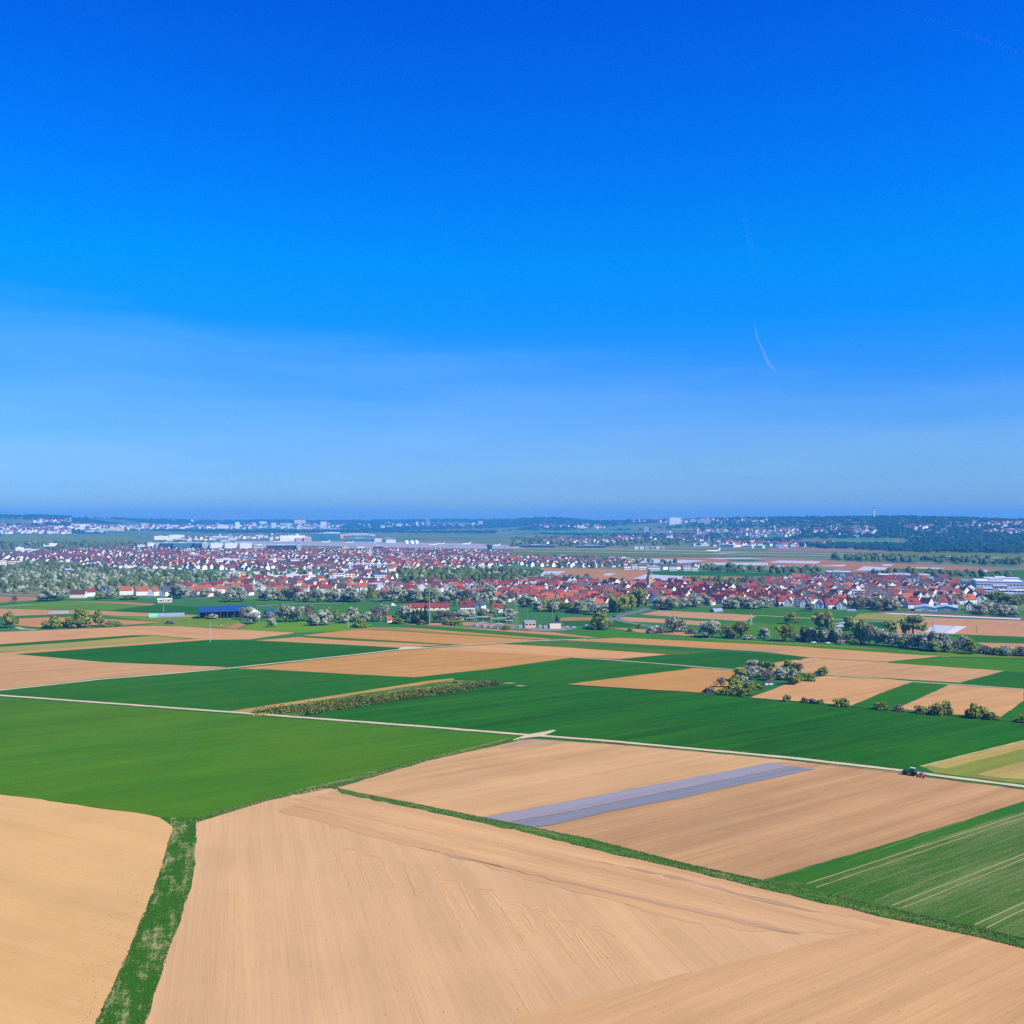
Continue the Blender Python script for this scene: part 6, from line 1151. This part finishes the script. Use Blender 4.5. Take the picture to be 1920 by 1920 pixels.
    def flow():
        t = rnd.random(); q = P(475 + t * 330, 1341 - t * 42 + rnd.uniform(-4, 3)); return (q.x, q.y)
    tufts('yellow_flowers', 'yellow flowers under the plantation rows', flow, 420, .6, TM['yellow'])
    def flow2(): q = P(rnd.uniform(402, 425), rnd.uniform(1172, 1177)); return (q.x, q.y)
    tufts('yellow_flowers', 'patch of yellow flowers near the barn', flow2, 160, .8, TM['yellow'])
    # clods along the lane on the left soil field
    mb = MB()
    for _ in range(260):
        t = rnd.random(); x = 300 - t * 130 - abs(rnd.gauss(0, 30)); y = 1600 + t * 320
        if rnd.random() < .35: x, y = rnd.uniform(380, 1700), rnd.uniform(1600, 1915)
        q = P(x, y); s = rnd.uniform(.03, .075); mb.box(-s, s, -s * .8, s * .8, -.02, s * 1.2, M=Matrix.Translation((q.x, q.y, .12)) @ Matrix.Rotation(rnd.uniform(0, 3), 4, 'Z') @ Matrix.Rotation(rnd.uniform(-.4, .4), 4, 'X'))
    o = mb.build('soil_clods', plain('dark_clod', (0.17, 0.10, 0.055), 1.0, .3, 3)); tag(o, 'loose dark clods on the brown fields', kind='stuff')
def contrails():
    def vol(name, dens):
        m = bpy.data.materials.new(name); m.use_nodes = True; nt = m.node_tree; nt.nodes.remove(nt.nodes['Principled BSDF']); v = nt.nodes.new('ShaderNodeVolumePrincipled'); v.inputs['Color'].default_value = (.93, .95, 1, 1); v.inputs['Density'].default_value = dens; nt.links.new(v.outputs[0], nt.nodes['Material Output'].inputs['Volume']); return m
    D = 16000.0
    for pts, rad, dens, lab in (([(1413, 602), (1417, 618), (1421, 638), (1427, 650), (1433, 662), (1438, 676), (1447, 688), (1456, 696)], [1, 2, 2.3, 2.5, 3.2, 3.6, 3.0, 1], .0028, 'short bright kinked contrail above the hills'), ([(1388, 380), (1395, 405), (1402, 430), (1407, 460), (1412, 520)], [2, 5, 7, 6, 2], .00007, 'faint upright contrail above the bright one'),
                                ([(815, 372), (822, 400), (830, 430), (846, 470), (850, 500)], [2, 5, 5, 4, 1], .00004, 'barely visible contrail in the middle of the sky'), ([(1640, 5), (1760, 42), (1840, 72), (1960, 118)], [2, 5, 6, 6], .00005, 'long faint contrail in the upper corner of the sky')):
        V = []
        for (x, y) in pts: d = ray(x, y); V.append(Vector((0, 0, CAM_H)) + d * (D / d.y))
        mb = MB(); n = 10; k = D / FPX
        for i, c in enumerate(V):
            t = (V[min(i + 1, len(V) - 1)] - V[max(i - 1, 0)]).normalized(); u = t.cross(Vector((0, 1, 0))).normalized(); w = t.cross(u)
            for j in range(n): a = 2 * math.pi * j / n; mb.v.append(tuple(c + (u * math.cos(a) + w * math.sin(a)) * rad[i] * k))
        for i in range(len(V) - 1):
            for j in range(n): a = i * n + j; b = i * n + (j + 1) % n; mb.f.append((a, b, b + n, a + n)); mb.m.append(0)
        mb.f.append(tuple(reversed(range(n)))); mb.m.append(0); mb.f.append(tuple((len(V) - 1) * n + j for j in range(n))); mb.m.append(0)
        o = mb.build('contrail', vol('ice_cloud', dens)); tag(o, lab, 'contrail')
HAZE_DENSITY, HAZE_COLOR = 9.0e-5, (0.09, 0.45, 0.95, 1)
def haze():
    mb = MB(); mb.box(-15200, 15200, -15200, 15200, -24, 205); m = bpy.data.materials.new('air'); m.use_nodes = True; nt = m.node_tree; nt.nodes.remove(nt.nodes['Principled BSDF'])
    v = nt.nodes.new('ShaderNodeVolumePrincipled'); v.inputs['Color'].default_value = HAZE_COLOR; v.inputs['Density'].default_value = HAZE_DENSITY; nt.links.new(v.outputs[0], nt.nodes['Material Output'].inputs['Volume'])
    o = mb.build('haze', m); tag(o, 'thin blue air haze over the whole plain', kind='stuff')

for q in ((1218, 1107, 'church tower'), (805, 1171, 'tall green mast'), (420, 1159, 'blue-roofed barn'), (967, 1181, 'substation pylon'), (1042, 1179, 'cream substation building'), (605, 1107, 'taller crane'), (847, 1114, 'other crane'), (312, 1157, 'long polytunnel'), (1709, 1451, 'tractor'), (1442, 1284, 'garden hut'), (1875, 1102, 'largest warehouse'), (918, 1034, 'control tower'), (344, 1030, 'glass terminals'),
          (515, 1060, 'white steeple'), (1188, 1054, 'yellow hall'), (1343, 1147, 'slanting polytunnel'), (1611, 1123, 'white apartment block'), (733, 1167, 'orange-roofed hut'), (1736, 1146, 'white gabled hall'), (802, 1145, 'long red-roofed building'), (154, 993, 'white cube tower'), (1266, 983, 'block on the ridge'), (1638, 973, 'television tower'), (24, 1065, 'peach apartment block'), (394, 1204, 'bare field pole'), (635, 1091, 'stepped apartment block'), (771, 1020, 'domed tanks'), (553, 1087, 'long white hall')):
    mark(*q)
buildings(); small_things(); plant_villages(); plant_trees(); plant_far_trees(); rows_and_tufts(); tractor(); contrails(); haze(); finish_labels()
print('TREES', NTREE[0], 'HOUSES', len(CANDS))
